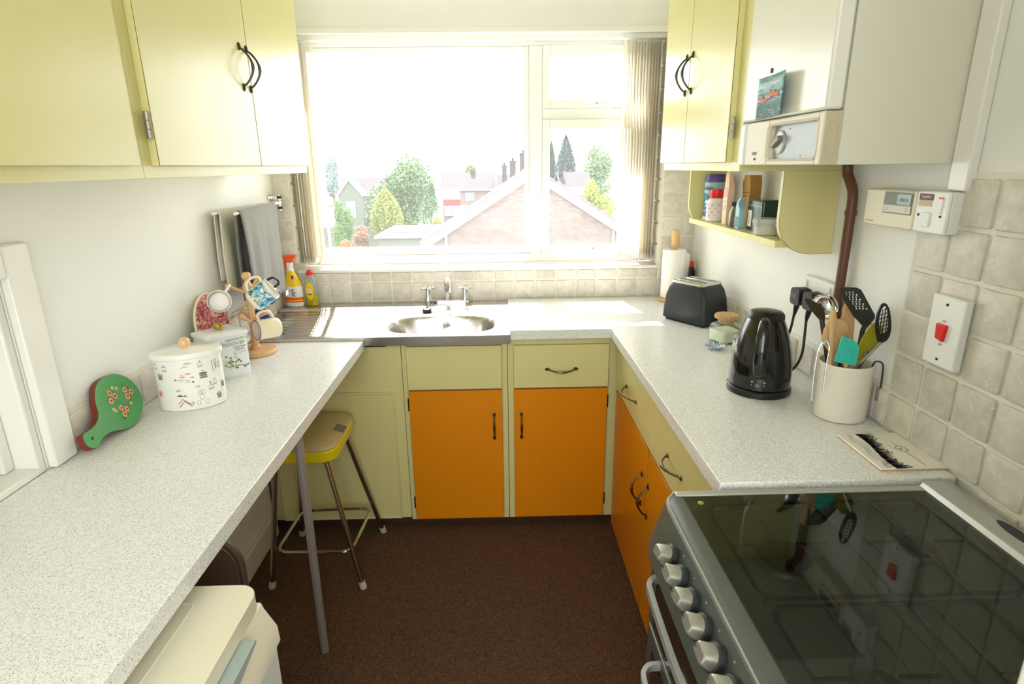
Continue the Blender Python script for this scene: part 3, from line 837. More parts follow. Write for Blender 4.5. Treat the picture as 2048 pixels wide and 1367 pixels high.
# programmer + fused switch ---------------------------------------
pr = thing('heating_programmer', 'cream heating programmer box with a small display on the right wall', 'programmer', (.93, -1.466, 1.387))
part('case', 'yplast', pr, .908, XR - .0005, -1.557, -1.377, 1.387, 1.472, bev=.004)
s_ = MB(); frame(s_, -1.5475, -1.448, 1.418, 1.468, (.003, .003, .003, .003), 0, 0.003)
b = part('display_window', 'dkgrey', pr, .9068, .909, -1.547, -1.449, 1.419, 1.467)
part('screen', 'lcd', b, .9055, .907, -1.543, -1.497, 1.440, 1.463)
part('panel', 'beige', b, .9058, .9068, -1.545, -1.452, 1.422, 1.438)
for y in (-1.462, -1.532): MB().sphere((.9055, y, 1.430), .004, 8).build('button', 'wplast', b)
for y in (-1.511, -1.519, -1.530): part('display_segment', 'greyink', b, .9051, .9056, y - .0025, y + .0025, 1.4475, 1.4545)
part('maker_mark', 'greyink', pr, .9076, .9082, -1.418, -1.386, 1.3965, 1.3985)
fs = thing('fused_switch', 'white fused spur switch beside the heating programmer', 'switch', (.93, -1.61, 1.388))
part('back_box', 'wplast', fs, .914, XR - .0005, -1.654, -1.560, 1.388, 1.473, bev=.003)
fp = part('front_plate', 'wplast', fs, .9065, .9135, -1.655, -1.5605, 1.3875, 1.4735, bev=.003)
part('rocker', 'wplast', fs, .903, .9075, -1.610, -1.588, 1.400, 1.430, bev=.0015)
b = part('fuse_carrier', 'wplast', fs, .904, .9075, -1.640, -1.626, 1.430, 1.460, bev=.0015)
part('red_flag', 'red', b, .9035, .9045, -1.640, -1.628, 1.459, 1.462)
for y in (-1.573, -1.638): MB().sphere((.9065, y, 1.424), .0028, 8).build('screw', 'iron', fs)
st = part('sticker', 'caution', fs, .9058, .9066, -1.610, -1.568, 1.455, 1.468)
part('sticker_strip', 'sticker', st, .9058, .9066, -1.608, -1.568, 1.4425, 1.4548)
text('Caution', .009, 'paper', (.9054, -1.589, 1.462), (0, -1, 0), (0, 0, 1), st)

# cooker switch ---------------------------------------------------
cs = thing('cooker_switch', 'tall white wall plate with a red cooker switch on the tiles', 'switch', (.93, -1.69, 1.118))
part('plate', 'wplast', cs, .917, .9355, -1.738, -1.648, 1.121, 1.268, bev=.003)
rk = MB().prism([(-1.702, 1.176), (-1.683, 1.180), (-1.679, 1.211), (-1.706, 1.211)], 'x', .9095, .918).build('rocker', 'red', cs, bev=.0015)
for z in (1.252, 1.136): MB().sphere((.9168, -1.692, z), .003, 8).build('screw', 'iron', cs)
text('OFF', .006, 'greyink', (.9166, -1.692, 1.217), (0, -1, 0), (0, 0, 1), cs)
text('ON', .006, 'greyink', (.9166, -1.692, 1.168), (0, -1, 0), (0, 0, 1), cs)

# double socket + plugs -------------------------------------------
so = thing('double_socket', 'white double wall socket behind the kettle', 'socket', (.93, -1.19, 1.125))
part('plate', 'wplast', so, .922, XR - .0005, -1.274, -1.112, 1.125, 1.212, bev=.004)
for y in (-1.128, -1.254): part('rocker', 'wplast', so, .917, .923, y - .007, y + .007, 1.178, 1.200, bev=.002)
for i, (y, z, lb) in enumerate(((-1.140, 1.152, 'black plug in the socket half nearest the window'), (-1.212, 1.153, 'black plug in the socket half nearest the pipe'))):
    pg = thing('plug', lb, 'plug', (.92, y, z), group='plugs in the double socket')
    MB().prism(rrect(y - .026, y + .026, z - .026, z + .024, .012), 'x', .884, .9215).build('plug_body', 'rubber', pg, bev=.005)
    part('plug_rating', 'black', pg, .8828, .8842, y - .015, y + .015, z - .005, z + .008)
    MB().tube([(.896, y, z - .022), (.893, y, z - .038), (.890, y, z - .060)], [.009, .0075, .004], 10).build('cable_grip', 'cable', pg)
    if i == 0: pts = [(.890, y, z - .055), (.887, y + .004, 1.05), (.888, y + .03, 1.0), (.90, y + .10, .955), (.925, y + .22, .920), (.928, y + .40, .9155), (.928, y + .48, .9155)]
    else: pts = [(.890, y, z - .055), (.888, y - .006, 1.06), (.886, y - .010, 1.0), (.880, y + .004, .955), (.868, y + .030, .922), (.858, y + .045, .9155), (.852, y + .03, .9155), (.846, y - .0, .9155), (.825, y - .03, .9155)]
    MB().tube(curve_pts(pts, 6), .0038, 8).build('cable', 'cable', pg)
# ------------------------------------------------------------------ gas cooker
ck = thing('gas_cooker', 'graphite gas cooker with a smoked glass lid and six silver knobs', 'cooker', (.6, -2.1, 0))
CY0, CY1 = -2.400, -1.800
part('body', 'cookdark', ck, .34, .93, CY0, CY1, .036, .876, bev=.004)
def plan(dx, dy, r):
    return rrect(.33 - dx, .94, CY0 + .0, CY1 - dy, r, 8, (0, 1, 0, 0))
def cpl(x0, y1, r):
    ry = r * 2.1
    p = [(.36, CY0)]
    p.append((x0, CY0))
    for i in range(9):
        a = PI - (PI / 2) * i / 8
        p.append((x0 + r + r * math.cos(a), y1 - ry + ry * math.sin(a)))
    p.append((.93 if False else .36, y1))
    return p
b = MB(); rings = []
for x0, y1, r, z in ((.315, CY1 - .003, .030, .9165), (.307, CY1 - .001, .034, .9130), (.304, CY1, .036, .907), (.270, CY1 - .003, .05, .840), (.267, CY1 - .004, .052, .832), (.271, CY1 - .006, .05, .824), (.305, CY1 - .02, .03, .820)):
    rings.append([V((x, y, z)) for x, y in cpl(x0 + .010, y1, r)])
b.loft(list(reversed(rings)))
fa = b.build('control_fascia', 'cooker', ck, ang=28)
part('far_edge_trim', 'silver', ck, .345, .852, CY1 - .0205, CY1 - .001, .880, .9185, bev=.004)
# recessed line along the fascia
MB().tube([(.3215, CY0 + .001, .9155), (.3215, CY1 - .066, .9155), (.328, CY1 - .03, .9163), (.345, CY1 - .0035, .9170)], .0018, 6).build('fascia_line', 'silver', fa)
hp = part('hob_plate', 'hob', ck, .345, .90, CY0 + .005, CY1 - .02, .876, .884, bev=.003)
nrm = V((-.892, 0, .452)); 
rotk = nrm.to_track_quat('Z', 'Y').to_matrix().to_4x4()
for i in range(6):
    y = -1.960 - .0562 * i
    c_ = V((.3003, y, .880)) + nrm * .0004
    m_ = Matrix.Translation(c_) @ rotk
    kb = MB().lathe([(.0215, 0), (.0225, .002), (.0215, .011), (.019, .0125), (.004, .0128)], 28, mtx=m_).build('knob', 'cookdark', ck)
    ang = math.radians(100)
    m2 = m_ @ Matrix.Rotation(math.radians(R.uniform(-6, 6)), 4, 'Z')
    b = MB().loft([[m2 @ V(p + (.012,)) for p in rrect(-.0185, .0185, -.0175, .0175, .016, 5)], [m2 @ V(p + (.018,)) for p in rrect(-.018, .018, -.0155, .0155, .014, 5)], [m2 @ V(p + (.030,)) for p in rrect(-.018, .0165, -.0095, .0095, .008, 5)], [m2 @ V(p + (.032,)) for p in rrect(-.016, .0145, -.007, .007, .006, 5)]])
    gr = b.build('knob_grip', 'knob', kb)
    m3 = m2 @ Matrix.Translation((-.012, 0, .0332))
    MB().box(-.003, .003, -.0006, .0006, 0, .0004, m3).build('pointer_mark', 'ink', kb)
    MB().lathe([(.0022, 0), (.0022, .0004), (.0014, .0005)], 10, mtx=Matrix.Translation(V((.3115, y + .030, .9021)) + nrm * .0004) @ rotk).build('control_mark', 'greyink', ck) if i else None
for z0, z1, nm in ((.615, .815, 'grill_door'), (.14, .605, 'oven_door')):
    d = part(nm, 'cooker', ck, .310, .3395, CY0 + .004, CY1 - .006, z0, z1, bev=.004)
    part('door_glass', 'ovenglass', d, .3065, .311, CY0 + .05, CY1 - .055, z0 + .025, z1 - .035)
    zh = z1 - .022 if z0 > .5 else z1 - .020
    pts = [(x_ + .009, y_, zh) for x_, y_ in ((.302, CY1 - .105), (.280, CY1 - .107), (.265, CY1 - .122), (.260, CY1 - .15), (.257, -2.1), (.260, CY0 + .15), (.265, CY0 + .122), (.280, CY0 + .107), (.302, CY0 + .105))]
    pts = curve_pts(pts, 3)
    b = MB(); rr = []
    for i, p in enumerate(pts):
        t_ = (pts[min(i + 1, len(pts) - 1)] - pts[max(i - 1, 0)]).normalized(); s_ = t_.cross(V((0, 0, 1))).normalized()
        rr.append([p + s_ * a + V((0, 0, c)) for a, c in ((.0045, .008), (-.005, .008), (-.0062, 0), (-.005, -.008), (.0045, -.008))])
    b.loft(rr).build('oven_handle', 'silver', d)
part('plinth', 'black', ck, .325, .92, CY0 + .01, CY1 - .01, .0155, .13)
# burners and pan supports under glass
for (x, y, r) in ((.485, -1.985, .052), (.73, -1.97, .036), (.485, -2.255, .036), (.73, -2.25, .045)):
    bb = MB().lathe([(r + .012, .884), (r + .012, .887), (r, .888), (r * .95, .895), (r * .8, .896)], 32, center=(x, y, 0)).build('burner', 'burner', ck)
    MB().lathe([(r * .82, .8955), (r * .85, .898), (r * .78, .902), (.004, .903)], 32, center=(x, y, 0)).build('burner_cap', 'castiron', bb)
for yc in (-1.965, -2.245):
    b = MB()
    b.tube([(x, y, .9045) for x, y in rrect(.40, .825, yc - .132, yc + .132, .025)], .0035, 6, closed=True)
    for xx in (.485, .73):
        for s in (-1, 1):
            b.tube([(xx, yc + s * .132, .9045), (xx, yc + s * .03, .9055)], .0032, 6)
            b.tube([(xx + s * .0, yc, .9055), (xx + s * .075, yc, .9055)] if 0 else [(xx + s * .03, yc, .9055), (xx + s * .085, yc, .9045)], .0032, 6)
    b.tube([(.6075, yc - .132, .9045), (.6075, yc + .132, .9045)], .0035, 6)
    for x in (.41, .815):
        for s in (-1, 1): b.tube([(x, yc + s * .12, .9045), (x, yc + s * .12, .884)], .003, 6)
    b.build('pan_support', 'castiron', ck)
gl = part('glass_lid', 'hobglass', ck, .357, .8485, CY0 + .002, CY1 - .0215, .9125, .9175)
MB().lathe([(.006, .9177), (.006, .9192), (.002, .9198)], 14, center=(.385, -1.848, 0)).build('lid_stud', 'brass', gl)
rl = MB().prism([(.846, .884), (.846, .918), (.852, .9265), (.862, .929), (.905, .928), (.915, .922), (.918, .884)], 'y', CY0, CY1 + .0 - .0025).build('rear_rail', 'silver', ck, bev=.0015)
MB().lathe([(.012, .9283), (.012, .9290), (.010, .9291)], 24, center=(.890, -1.985, 0), sy=3.6).build('vent_slot', 'black', rl)

ck.location.z -= .014
# ------------------------------------------------------------------ trivet tile with a drawing
tv = thing('trivet', 'cream ceramic tile with a black ink drawing lying on the worktop by the cooker', 'trivet', (.868, -1.672, .9102), rot=math.radians(0))
tl_ = MB().box(-.073, .073, -.0835, .0835, .003, .0075).build('tile_face', 'trivet', tv, bev=.0015)
MB().box(-.0715, .0715, -.082, .082, 0, .003).build('tile_back', 'terracotta', tv)
rr_ = random.Random(3)
b = MB()
def stroke(b, pts, w, z=.0077):
    for (x0_, y0_), (x1_, y1_) in zip(pts, pts[1:]):
        d = V((x1_ - x0_, y1_ - y0_, 0)); 
        if d.length < 1e-6: continue
        n_ = V((-d.y, d.x, 0)).normalized() * w / 2
        q = [b.bm.verts.new(V((px, py, z)) + s * n_) for px, py, s in ((x0_, y0_, 1), (x0_, y0_, -1), (x1_, y1_, -1), (x1_, y1_, 1))]
        b.bm.faces.new(q)
# village skyline: runs along y, building tops towards +x
yy = .080; prev = None
while yy > -.080:
    base = -.036 + .006 * math.sin(yy * 30)
    for k in range(3):
        hgt = rr_.uniform(.006, .028) * (1.3 if abs(yy) > .055 else 1); w_ = rr_.uniform(.003, .008)
        stroke(b, [(base, yy), (base + hgt, yy), (base + hgt + rr_.uniform(.001, .006), yy - w_ / 2), (base + hgt, yy - w_), (base, yy - w_)], rr_.uniform(.0007, .0018))
        if rr_.random() < .6: stroke(b, [(base + .002, yy - .001), (base + hgt * .8, yy - w_ * .6)], .0022)
    yy -= .0042
for yq in (.074, -.012, -.020, -.074): stroke(b, [(-.03, yq), (-.002 + rr_.uniform(-.008, .004), yq - .001)], .003)
for off in (-.050, -.055, -.044):
    pts = [(off + .004 * math.sin(k * .5 + off * 90) + rr_.uniform(-.0006, .0006), .080 - .16 * k / 30) for k in range(31)]
    stroke(b, pts, .0009)
for k in range(26):
    yq = -.05 - rr_.random() * .03; xq = -.058 + rr_.random() * .02
    stroke(b, [(xq, yq), (xq + rr_.uniform(-.005, .005), yq + rr_.uniform(-.004, .004))], .0012)
b.build('drawing', 'ink', tv, smooth=False)
b = MB()
for r0, w_ in ((.0135, .0009), (.0118, .0007)):
    stroke(b, [(.028 + r0 * .9 * math.cos(k * PI / 16), .002 + r0 * math.sin(k * PI / 16)) for k in range(33)], w_)
for k in range(9): stroke(b, [(.022 + rr_.random() * .011, -.004 + rr_.random() * .011), (.022 + rr_.random() * .011, -.004 + rr_.random() * .011)], .0008)
stroke(b, [(.0285, .040), (.0285, .014)], .0006); stroke(b, [(.0285, -.012), (.0285, -.078)], .0012)
for k in range(7): stroke(b, [(.008 + rr_.random() * .006, .028 - k * .007), (.006 + rr_.random() * .01, .025 - k * .007)], .0008)
b.build('emblem', 'ink', tv, smooth=False)

# ------------------------------------------------------------------ toaster
T0 = V((.803, -.629)); du = V((-.5345, .845)); dv = V((.845, .5345))
LT, WT, HT = .218, .150, .172
cT = T0 + du * LT / 2 + dv * WT / 2
ts = thing('toaster', 'black two-slot toaster with a steel top on the right-hand worktop', 'toaster', (cT.x, cT.y, .9102), rot=math.atan2(du.y, du.x))
def rring(L, Wd, z, r, n=6): return [V((x, y, z)) for x, y in rrect(-L / 2, L / 2, -Wd / 2, Wd / 2, r, n)]
b = MB().loft([rring(LT - .004, WT - .004, .010, .012), rring(LT, WT, .014, .012), rring(LT - .002, WT - .002, .05, .012), rring(LT - .014, WT - .006, .105, .014), rring(LT - .034, WT - .012, .140, .018), rring(LT - .058, WT - .022, .160, .022), rring(LT - .078, WT - .032, .168, .022)])
bd = b.build('casing', 'toaster', ts, ang=50)
b = MB().box(-LT / 2 + .012, LT / 2 - .012, -WT / 2 + .012, WT / 2 - .012, 0, .012); b.build('base', 'rubber', ts)
tp_ = MB().loft([rring(LT - .06, WT - .020, .160, .010), rring(LT - .066, WT - .026, .1685, .010), rring(LT - .072, WT - .032, .1705, .010)]).build('top_plate', 'steel', ts)
for s in (-1, 1):
    y = s * .028
    q = MB().box(-.068, .068, y - .0115, y + .0115, .1702, .1712).build('slot', 'black', tp_)
    b = MB(); frame(b, -.070, .070, y - .0135, y + .0135, (.002, .002, .002, .002), 0, 0) if 0 else None
    bb = MB()
    for e in (-.0125, .0125): bb.tube([(-.068, y + e, .1712), (.068, y + e, .1712)], .0012, 6)
    bb.build('slot_rim', 'chrome', tp_)
MB().box(LT / 2 - .004, LT / 2 + .022, -.014, .014, .105, .117).build('lever', 'black', ts, bev=.003)
LOCAL.add(ts.name)

# ------------------------------------------------------------------ kettle
kt = thing('kettle', 'glossy black jug kettle on its round base', 'kettle', (.741, -1.277, .9102), rot=0.0)
MB().lathe([(.082, 0), (.086, .003), (.086, .017), (.082, .020), (.02, .021)], 40).build('power_base', 'black', kt)
prof = [(.078, .0205), (.083, .024), (.0835, .05), (.081, .09), (.075, .13), (.066, .165), (.055, .195), (.047, .212)]
b = MB(); rings = []
hd = V((-.44, -.90, 0)).normalized()   # towards the handle
sd_ = V((hd.y, -hd.x, 0))
for r, z in prof:
    ring = []
    for k in range(40):
        a = 2 * PI * k / 40
        dirv = V((math.cos(a), math.sin(a), 0))
        q = r
        fr = dirv.dot(-hd)
        sp = max(0, fr) ** 6 * max(0, (z - .14)) * .45
        ring.append(dirv * (q + sp) + V((0, 0, z + sp * .3)) - hd * .0)
    rings.append(ring)
b.loft(rings)
kb_ = b.build('jug', 'blackg', kt)
rings = []
for r, z in ((.047, .2125), (.0455, .224), (.040, .231), (.028, .2345), (.003, .2355)):
    rings.append([V((math.cos(2 * PI * k / 32) * r * 1.04, math.sin(2 * PI * k / 32) * r * 1.04, z)) + (-hd * .012 * (z - .2)) for k in range(32)])
MB().loft(rings).build('lid', 'black', kt)
hpts = [hd * .044 + V((0, 0, .218)), hd * .072 + V((0, 0, .216)), hd * .098 + V((0, 0, .198)), hd * .108 + V((0, 0, .16)), hd * .111 + V((0, 0, .12)), hd * .106 + V((0, 0, .085)), hd * .092 + V((0, 0, .070)), hd * .078 + V((0, 0, .072))]
hp_ = curve_pts(hpts, 5)
b = MB(); rr = []
for i, p in enumerate(hp_):
    t_ = (hp_[min(i + 1, len(hp_) - 1)] - hp_[max(i - 1, 0)]).normalized(); o_ = sd_.cross(t_).normalized()
    q = i / (len(hp_) - 1); wd_ = .011 + .006 * math.sin(PI * q); th_ = .0085
    rr.append([p + sd_ * wd_ * math.cos(2 * PI * k / 14) + o_ * th_ * math.sin(2 * PI * k / 14) for k in range(14)])
b.loft(rr).build('handle', 'blackg', kt)
sw = MB().sphere(hd * .0835 + V((0, 0, .040)), .008, 12, (1, 1, .7)).build('switch', 'dkgrey', kb_)
for s in (-1, 1):
    a_ = (hd + sd_ * s * .19).normalized()
    for tx, zz in (('O', .050), ('I', .041)):
        text(tx, .007, 'paper', a_ * .0845 + V((0, 0, zz)), V((-a_.y, a_.x, 0)), (0, 0, 1), kb_)

# ------------------------------------------------------------------ glass jars and dish
for (x, y, w_, nm) in ((.822, -.800, .088, 'square cork-stoppered glass jar of white sugar beside the toaster'), (.835, -.965, .076, 'smaller clear glass jar mostly hidden behind the kettle')):
    t = thing('glass_jar', nm, 'jar', (x, y, .9102), rot=math.radians(20))
    hw = w_ / 2
    def rg(h_, z, r): return [V((a, c, z)) for a, c in rrect(-h_, h_, -h_, h_, r, 5)]
    prof = [(hw * .9, 0, .012), (hw, .004, .012), (hw, .058, .012), (hw * .93, .068, .018), (hw * .66, .076, hw * .6), (hw * .64, .082, hw * .6), (hw * .74, .085, hw * .7), (hw * .74, .089, hw * .7)]
    inn = [(hw * .68, .089, hw * .6), (hw * .6, .080, hw * .55), (hw * .62, .074, hw * .55), (hw * .88, .064, .016), (hw * .94, .056, .010), (hw * .94, .007, .010)]
    MB().loft([rg(*q) for q in prof] + [rg(*q) for q in inn]).build('glass', 'jar', t)
    MB().loft([rg(hw * .92, .008, .010), rg(hw * .92, .046, .010)]).build('sugar', 'sugar', t)
    if w_ > .08:
        MB().lathe([(hw * .58, .070), (hw * .66, .0895), (hw * .95, .090), (hw * .97, .094), (hw * .95, .101), (hw * .9, .103)], 28).build('cork_stopper', 'cork', t)
        MB().lathe([(hw * .3, .1031), (hw * .32, .1045), (.002, .105)], 20).build('cork_knob', 'cork', t) if 0 else None
    else:
        MB().lathe([(hw * .72, .0895), (hw * .76, .091), (hw * .76, .098), (hw * .7, .100)], 28).build('lid', 'clear', t)
t = thing('trinket_dish', 'tiny blue and white scalloped china dish in front of the sugar jar', 'dish', (.757, -.882, .9102))
b = MB(); rings = []
for r, z in ((.014, 0), (.016, .001), (.026, .006), (.033, .012), (.0345, .0135), (.032, .0125), (.025, .0075), (.014, .003), (.001, .0025)):
    rings.append([V((.757 + math.cos(2 * PI * k / 48) * r * (1 + (.05 * math.cos(8 * 2 * PI * k / 48) if r > .02 else 0)), -.882 + math.sin(2 * PI * k / 48) * r * (1 + (.05 * math.cos(8 * 2 * PI * k / 48) if r > .02 else 0)), .9102 + z)) for k in range(48)])
b.loft(rings).build('dish', 'dishblue', t)

# ------------------------------------------------------------------ paper towel holder, red-topped jar behind
t = thing('paper_towel_holder', 'wooden upright holder with a white paper roll in the right-hand corner', 'paper towel holder', (.822, -.115, .9102), rot=0.0)
MB().lathe([(.058, 0), (.063, .004), (.063, .013), (.058, .017), (.01, .018)], 36).build('base', 'wood2', t)
MB().lathe([(.012, .017), (.012, .252), (.0165, .262), (.0175, .275), (.015, .283), (.0175, .290), (.0185, .318), (.016, .330), (.006, .334)], 20).build('pole', 'wood2', t)
t2 = thing('paper_roll', 'white paper roll on the wooden holder, its loose sheet to the right', 'paper towels', (.822, -.115, .9285), rot=math.radians(0))
MB().lathe([(.020, .001), (.051, .001), (.053, .003), (.053, .223), (.051, .226), (.020, .226), (.020, .001)], 40, cap=False).build('roll', 'paper', t2)
b = MB(); rows = []
for z in (.002, .20, .222):
    rw = []
    for k in range(9):
        a = math.radians(-75 + k * 12)
        q = V((math.cos(a), math.sin(a), 0)) * (.0540 + .0000 * k)
        rw.append(b.bm.verts.new(V((q.x, q.y, z))))
    for k in range(1, 4):
        e = V((math.cos(math.radians(21)), math.sin(math.radians(21)), 0)) * .054 + V((.012, -.004, 0)) * k * (1 if z > .1 else .35)
        rw.append(b.bm.verts.new(V((e.x, e.y, z - (.012 * k if z > .21 else 0)))))
    rows.append(rw)
for a_, c_ in zip(rows, rows[1:]):
    for i in range(len(a_) - 1): b.bm.faces.new((a_[i], a_[i + 1], c_[i + 1], c_[i]))
b.build('loose_sheet', 'paper', t2, solid=.0006)
t = thing('sauce_bottle', 'dark bottle with a red cap behind the paper roll', 'bottle', (.912, -.075, .9102), rot=0.0)
MB().lathe([(.024, 0), (.027, .004), (.027, .13), (.020, .15), (.018, .155)], 24).build('bottle', 'black', t)
MB().lathe([(.0195, .155), (.020, .157), (.018, .182), (.012, .184)], 20).build('cap', 'red', t)

# ------------------------------------------------------------------ utensil crock
CX, CYK, CZ = .868, -1.466, .9102
t = thing('utensil_crock', 'cream stoneware crock holding kitchen utensils beside the kettle', 'utensil holder', (CX, CYK, CZ), rot=0.0)
MB().lathe([(.056, 0), (.061, .003), (.0625, .03), (.0635, .138), (.0645, .143), (.063, .1465), (.0595, .1465), (.058, .142), (.057, .012), (.004, .010)], 48).build('pot', 'stone', t)
def blade(b, pts, y, th, tilt=0):
    """outline in x,z extruded around plane y"""
    return b.prism(pts, 'y', y - th / 2, y + th / 2)
bot = lambda dx, dy: V((CX + dx, CYK + dy, CZ + .014))
def utensil(name, lab, cat): return thing(name, lab, cat, (CX, CYK, CZ + .014), group='utensils in the crock')
# slotted turner
u = utensil('slotted_turner', 'grey nylon turner with rows of oval slots, tallest in the crock', 'utensil')
hpts = [(.837, 1.236), (.842, 1.240), (.880, 1.238), (.891, 1.233), (.898, 1.224), (.937, 1.168), (.938, 1.160), (.935, 1.153), (.922, 1.138), (.912, 1.138), (.905, 1.145), (.883, 1.166), (.846, 1.216)]
def plate_with_holes(outline, holes, y, th, slant=0.0):
    import itertools
    polys = [[V((p[0], p[1], 0)) for p in outline]] + [[V((p[0], p[1], 0)) for p in h] for h in holes]
    flat = list(itertools.chain(*polys))
    tris = tessellate_polygon(polys)
    b = MB()
    yy_ = lambda p, s: y + s * th / 2 + slant * (p.y - outline[0][1])
    A = [b.bm.verts.new(V((p.x, yy_(p, -1), p.y))) for p in flat]; B = [b.bm.verts.new(V((p.x, yy_(p, 1), p.y))) for p in flat]
    for tr in tris:
        try: b.bm.faces.new([A[i] for i in tr]); b.bm.faces.new([B[i] for i in reversed(tr)])
        except ValueError: pass
    i0 = 0
    for pl_ in polys:
        n_ = len(pl_)
        for i in range(n_):
            j = (i + 1) % n_
            try: b.bm.faces.new((A[i0 + i], A[i0 + j], B[i0 + j], B[i0 + i]))
            except ValueError: pass
        i0 += n_
    return b
holes = []
ax_ = V((.060, -.070)).normalized(); ay_ = V((1, -.05)).normalized()
for r_i in range(8):
    n_ = 3 if r_i % 2 == 0 else 4
    for k in range(n_):
        c0 = V((.8555, 1.2265)) + ax_ * r_i * .0078 + ay_ * ((k) * .0085 - (.0 if n_ == 3 else .003))
        holes.append([(c0.x + .0026 * math.cos(q * PI / 4) - .0007 * math.sin(q * PI / 4), c0.y + .0026 * math.sin(q * PI / 4)) for q in range(8)])
plate_with_holes(hpts, holes, -1.440, .0025, slant=.0).build('blade', 'nylon', u, smooth=False)
MB().tube(curve_pts([(.925, -1.440, 1.150), (.914, -1.440, 1.132), (.910, -1.444, 1.11), (.900, -1.455, 1.05), (.885, -1.46, .935)], 4), [.009] + [.0065] * 3 + [.006] * 13, 8).build('handle', 'nylon', u)
# slotted spoon
u = utensil('slotted_spoon', 'black slotted spoon with a lattice bowl, rightmost in the crock', 'utensil')
sp_out = smooth_poly([(.872, 1.160), (.869, 1.187), (.872, 1.214), (.881, 1.2255), (.892, 1.218), (.903, 1.190), (.909, 1.162), (.907, 1.138), (.893, 1.127), (.881, 1.137)], 1)
def inset(pts, s):
    cx_ = sum(p[0] for p in pts) / len(pts); cy_ = sum(p[1] for p in pts) / len(pts)
    return [((p[0] - cx_) * s[0] + cx_, (p[1] - cy_) * s[1] + cy_ + s[2]) for p in pts]
inn_ = inset(sp_out, (.66, .74, .006))
plate_with_holes(sp_out, [list(reversed(inn_))], -1.548, .004).build('rim', 'black', u, ang=60)
b = MB()
for k in range(7):
    zc = 1.150 + k * .0098; hw_ = .0135 * math.sqrt(max(.02, 1 - ((zc - 1.179) / .037) ** 2))
    b.tube([(.890 - hw_, -1.547, zc - hw_ * .3), (.890 + hw_, -1.547, zc + hw_ * .3)], .0011, 5)
for k in (-1, 0, 1):
    hz_ = .034 * (1 if k == 0 else .82)
    b.tube([(.891 + k * .0068, -1.547, 1.179 - hz_), (.889 + k * .0068, -1.547, 1.179 + hz_)], .0011, 5)
b.build('lattice', 'black', u)
MB().sphere((.893, -1.545, 1.139), .012, 12, (1, .5, .9)).build('neck', 'black', u)
MB().tube([(.893, -1.545, 1.130), (.876, -1.515, 1.075), (.845, -1.455, .94)], [.004, .0045, .004], 8).build('handle', 'dullchrome', u)
# olive spatula
u = utensil('olive_spatula', 'olive green silicone spatula in the crock', 'utensil')
MB().prism(smooth_poly([(.893, 1.164), (.906, 1.164), (.921, 1.153), (.925, 1.128), (.895, 1.090), (.878, 1.066), (.868, 1.075), (.867, 1.112)], 1), 'y', -1.504, -1.499).build('head', 'olive', u, bev=.0012)
MB().tube([(.880, -1.4995, 1.078), (.866, -1.485, 1.04), (.848, -1.47, .93)], .0055, 8).build('handle', 'wood2', u)
# teal spatula
u = utensil('turquoise_spatula', 'short turquoise silicone spatula at the front of the crock', 'utensil')
MB().prism(smooth_poly([(.815, 1.138), (.816, 1.138), (.840, 1.130), (.855, 1.118), (.861, 1.104), (.8575, 1.066), (.8575, 1.062), (.806, 1.074), (.806, 1.078)], 1), 'y', -1.521, -1.516).build('head', 'teal', u, bev=.0015)
MB().prism([(.824, 1.106), (.846, 1.101), (.845, 1.070), (.815, 1.078)], 'y', -1.5225, -1.52).build('head_ridge', 'teal', u, bev=.001)
MB().tube([(.834, -1.517, 1.080), (.845, -1.505, 1.05), (.868, -1.46, .93)], .0052, 8).build('handle', 'wood2', u)
# big wooden spoon
u = utensil('wooden_spoon', 'wide round wooden spoon standing behind the turquoise spatula', 'utensil')
b = MB(); rings = []
for i, (dx_, zz, rx) in enumerate(((0, 1.1655, .002), (0, 1.163, .014), (0, 1.155, .0245), (-.001, 1.14, .031), (-.002, 1.12, .031), (-.002, 1.10, .024), (-.001, 1.085, .013), (0, 1.07, .0065), (.006, 1.0, .006), (.014, .93, .006))):
    ring = [V((.832 + dx_ + rx * math.cos(2 * PI * k / 20), -1.462 + (.004 if rx > .008 else .005) * math.sin(2 * PI * k / 20), zz)) for k in range(20)]
    rings.append(ring)
b.loft(rings).build('spoon', 'wood', u, ang=60)
u = utensil('wooden_fork', 'narrow pointed wooden spatula leaning left in the crock', 'utensil')
b = MB(); rings = []
for (x_, y_, zz, rx) in ((.800, -1.495, 1.196, .003), (.799, -1.494, 1.188, .008), (.801, -1.494, 1.172, .0105), (.804, -1.492, 1.155, .0085), (.806, -1.490, 1.14, .007), (.812, -1.486, 1.09, .0065), (.826, -1.474, .94, .006)):
    rings.append([V((x_ + rx * math.cos(2 * PI * k / 14), y_ + .0045 * math.sin(2 * PI * k / 14), zz)) for k in range(14)])
b.loft(rings).build('spatula', 'wood', u, ang=60)
u = utensil('wooden_paddle', 'flat pale wooden paddle at the back of the crock', 'utensil')
MB().prism(smooth_poly([(.863, 1.180), (.872, 1.197), (.884, 1.184), (.898, 1.160), (.902, 1.12), (.905, 1.04), (.905, .94), (.890, .94), (.880, 1.05), (.872, 1.12)], 1), 'y', -1.425, -1.418).build('paddle', 'wood', u, bev=.0015)
u = utensil('plastic_scoop', 'dark brown pointed scoop leaning left at the back of the crock', 'utensil')
MB().prism(smooth_poly([(.762, 1.206), (.764, 1.208), (.772, 1.209), (.811, 1.190), (.822, 1.170), (.824, 1.140), (.798, 1.163)], 1), 'y', -1.4235, -1.419).build('blade', 'darkpan', u, bev=.001)
MB().tube([(.815, -1.4215, 1.155), (.832, -1.43, 1.08), (.86, -1.45, .935)], .006, 8).build('handle', 'darkpan', u)
u = utensil('ladle', 'shiny steel ladle with its bowl facing the window behind the scoop', 'utensil')
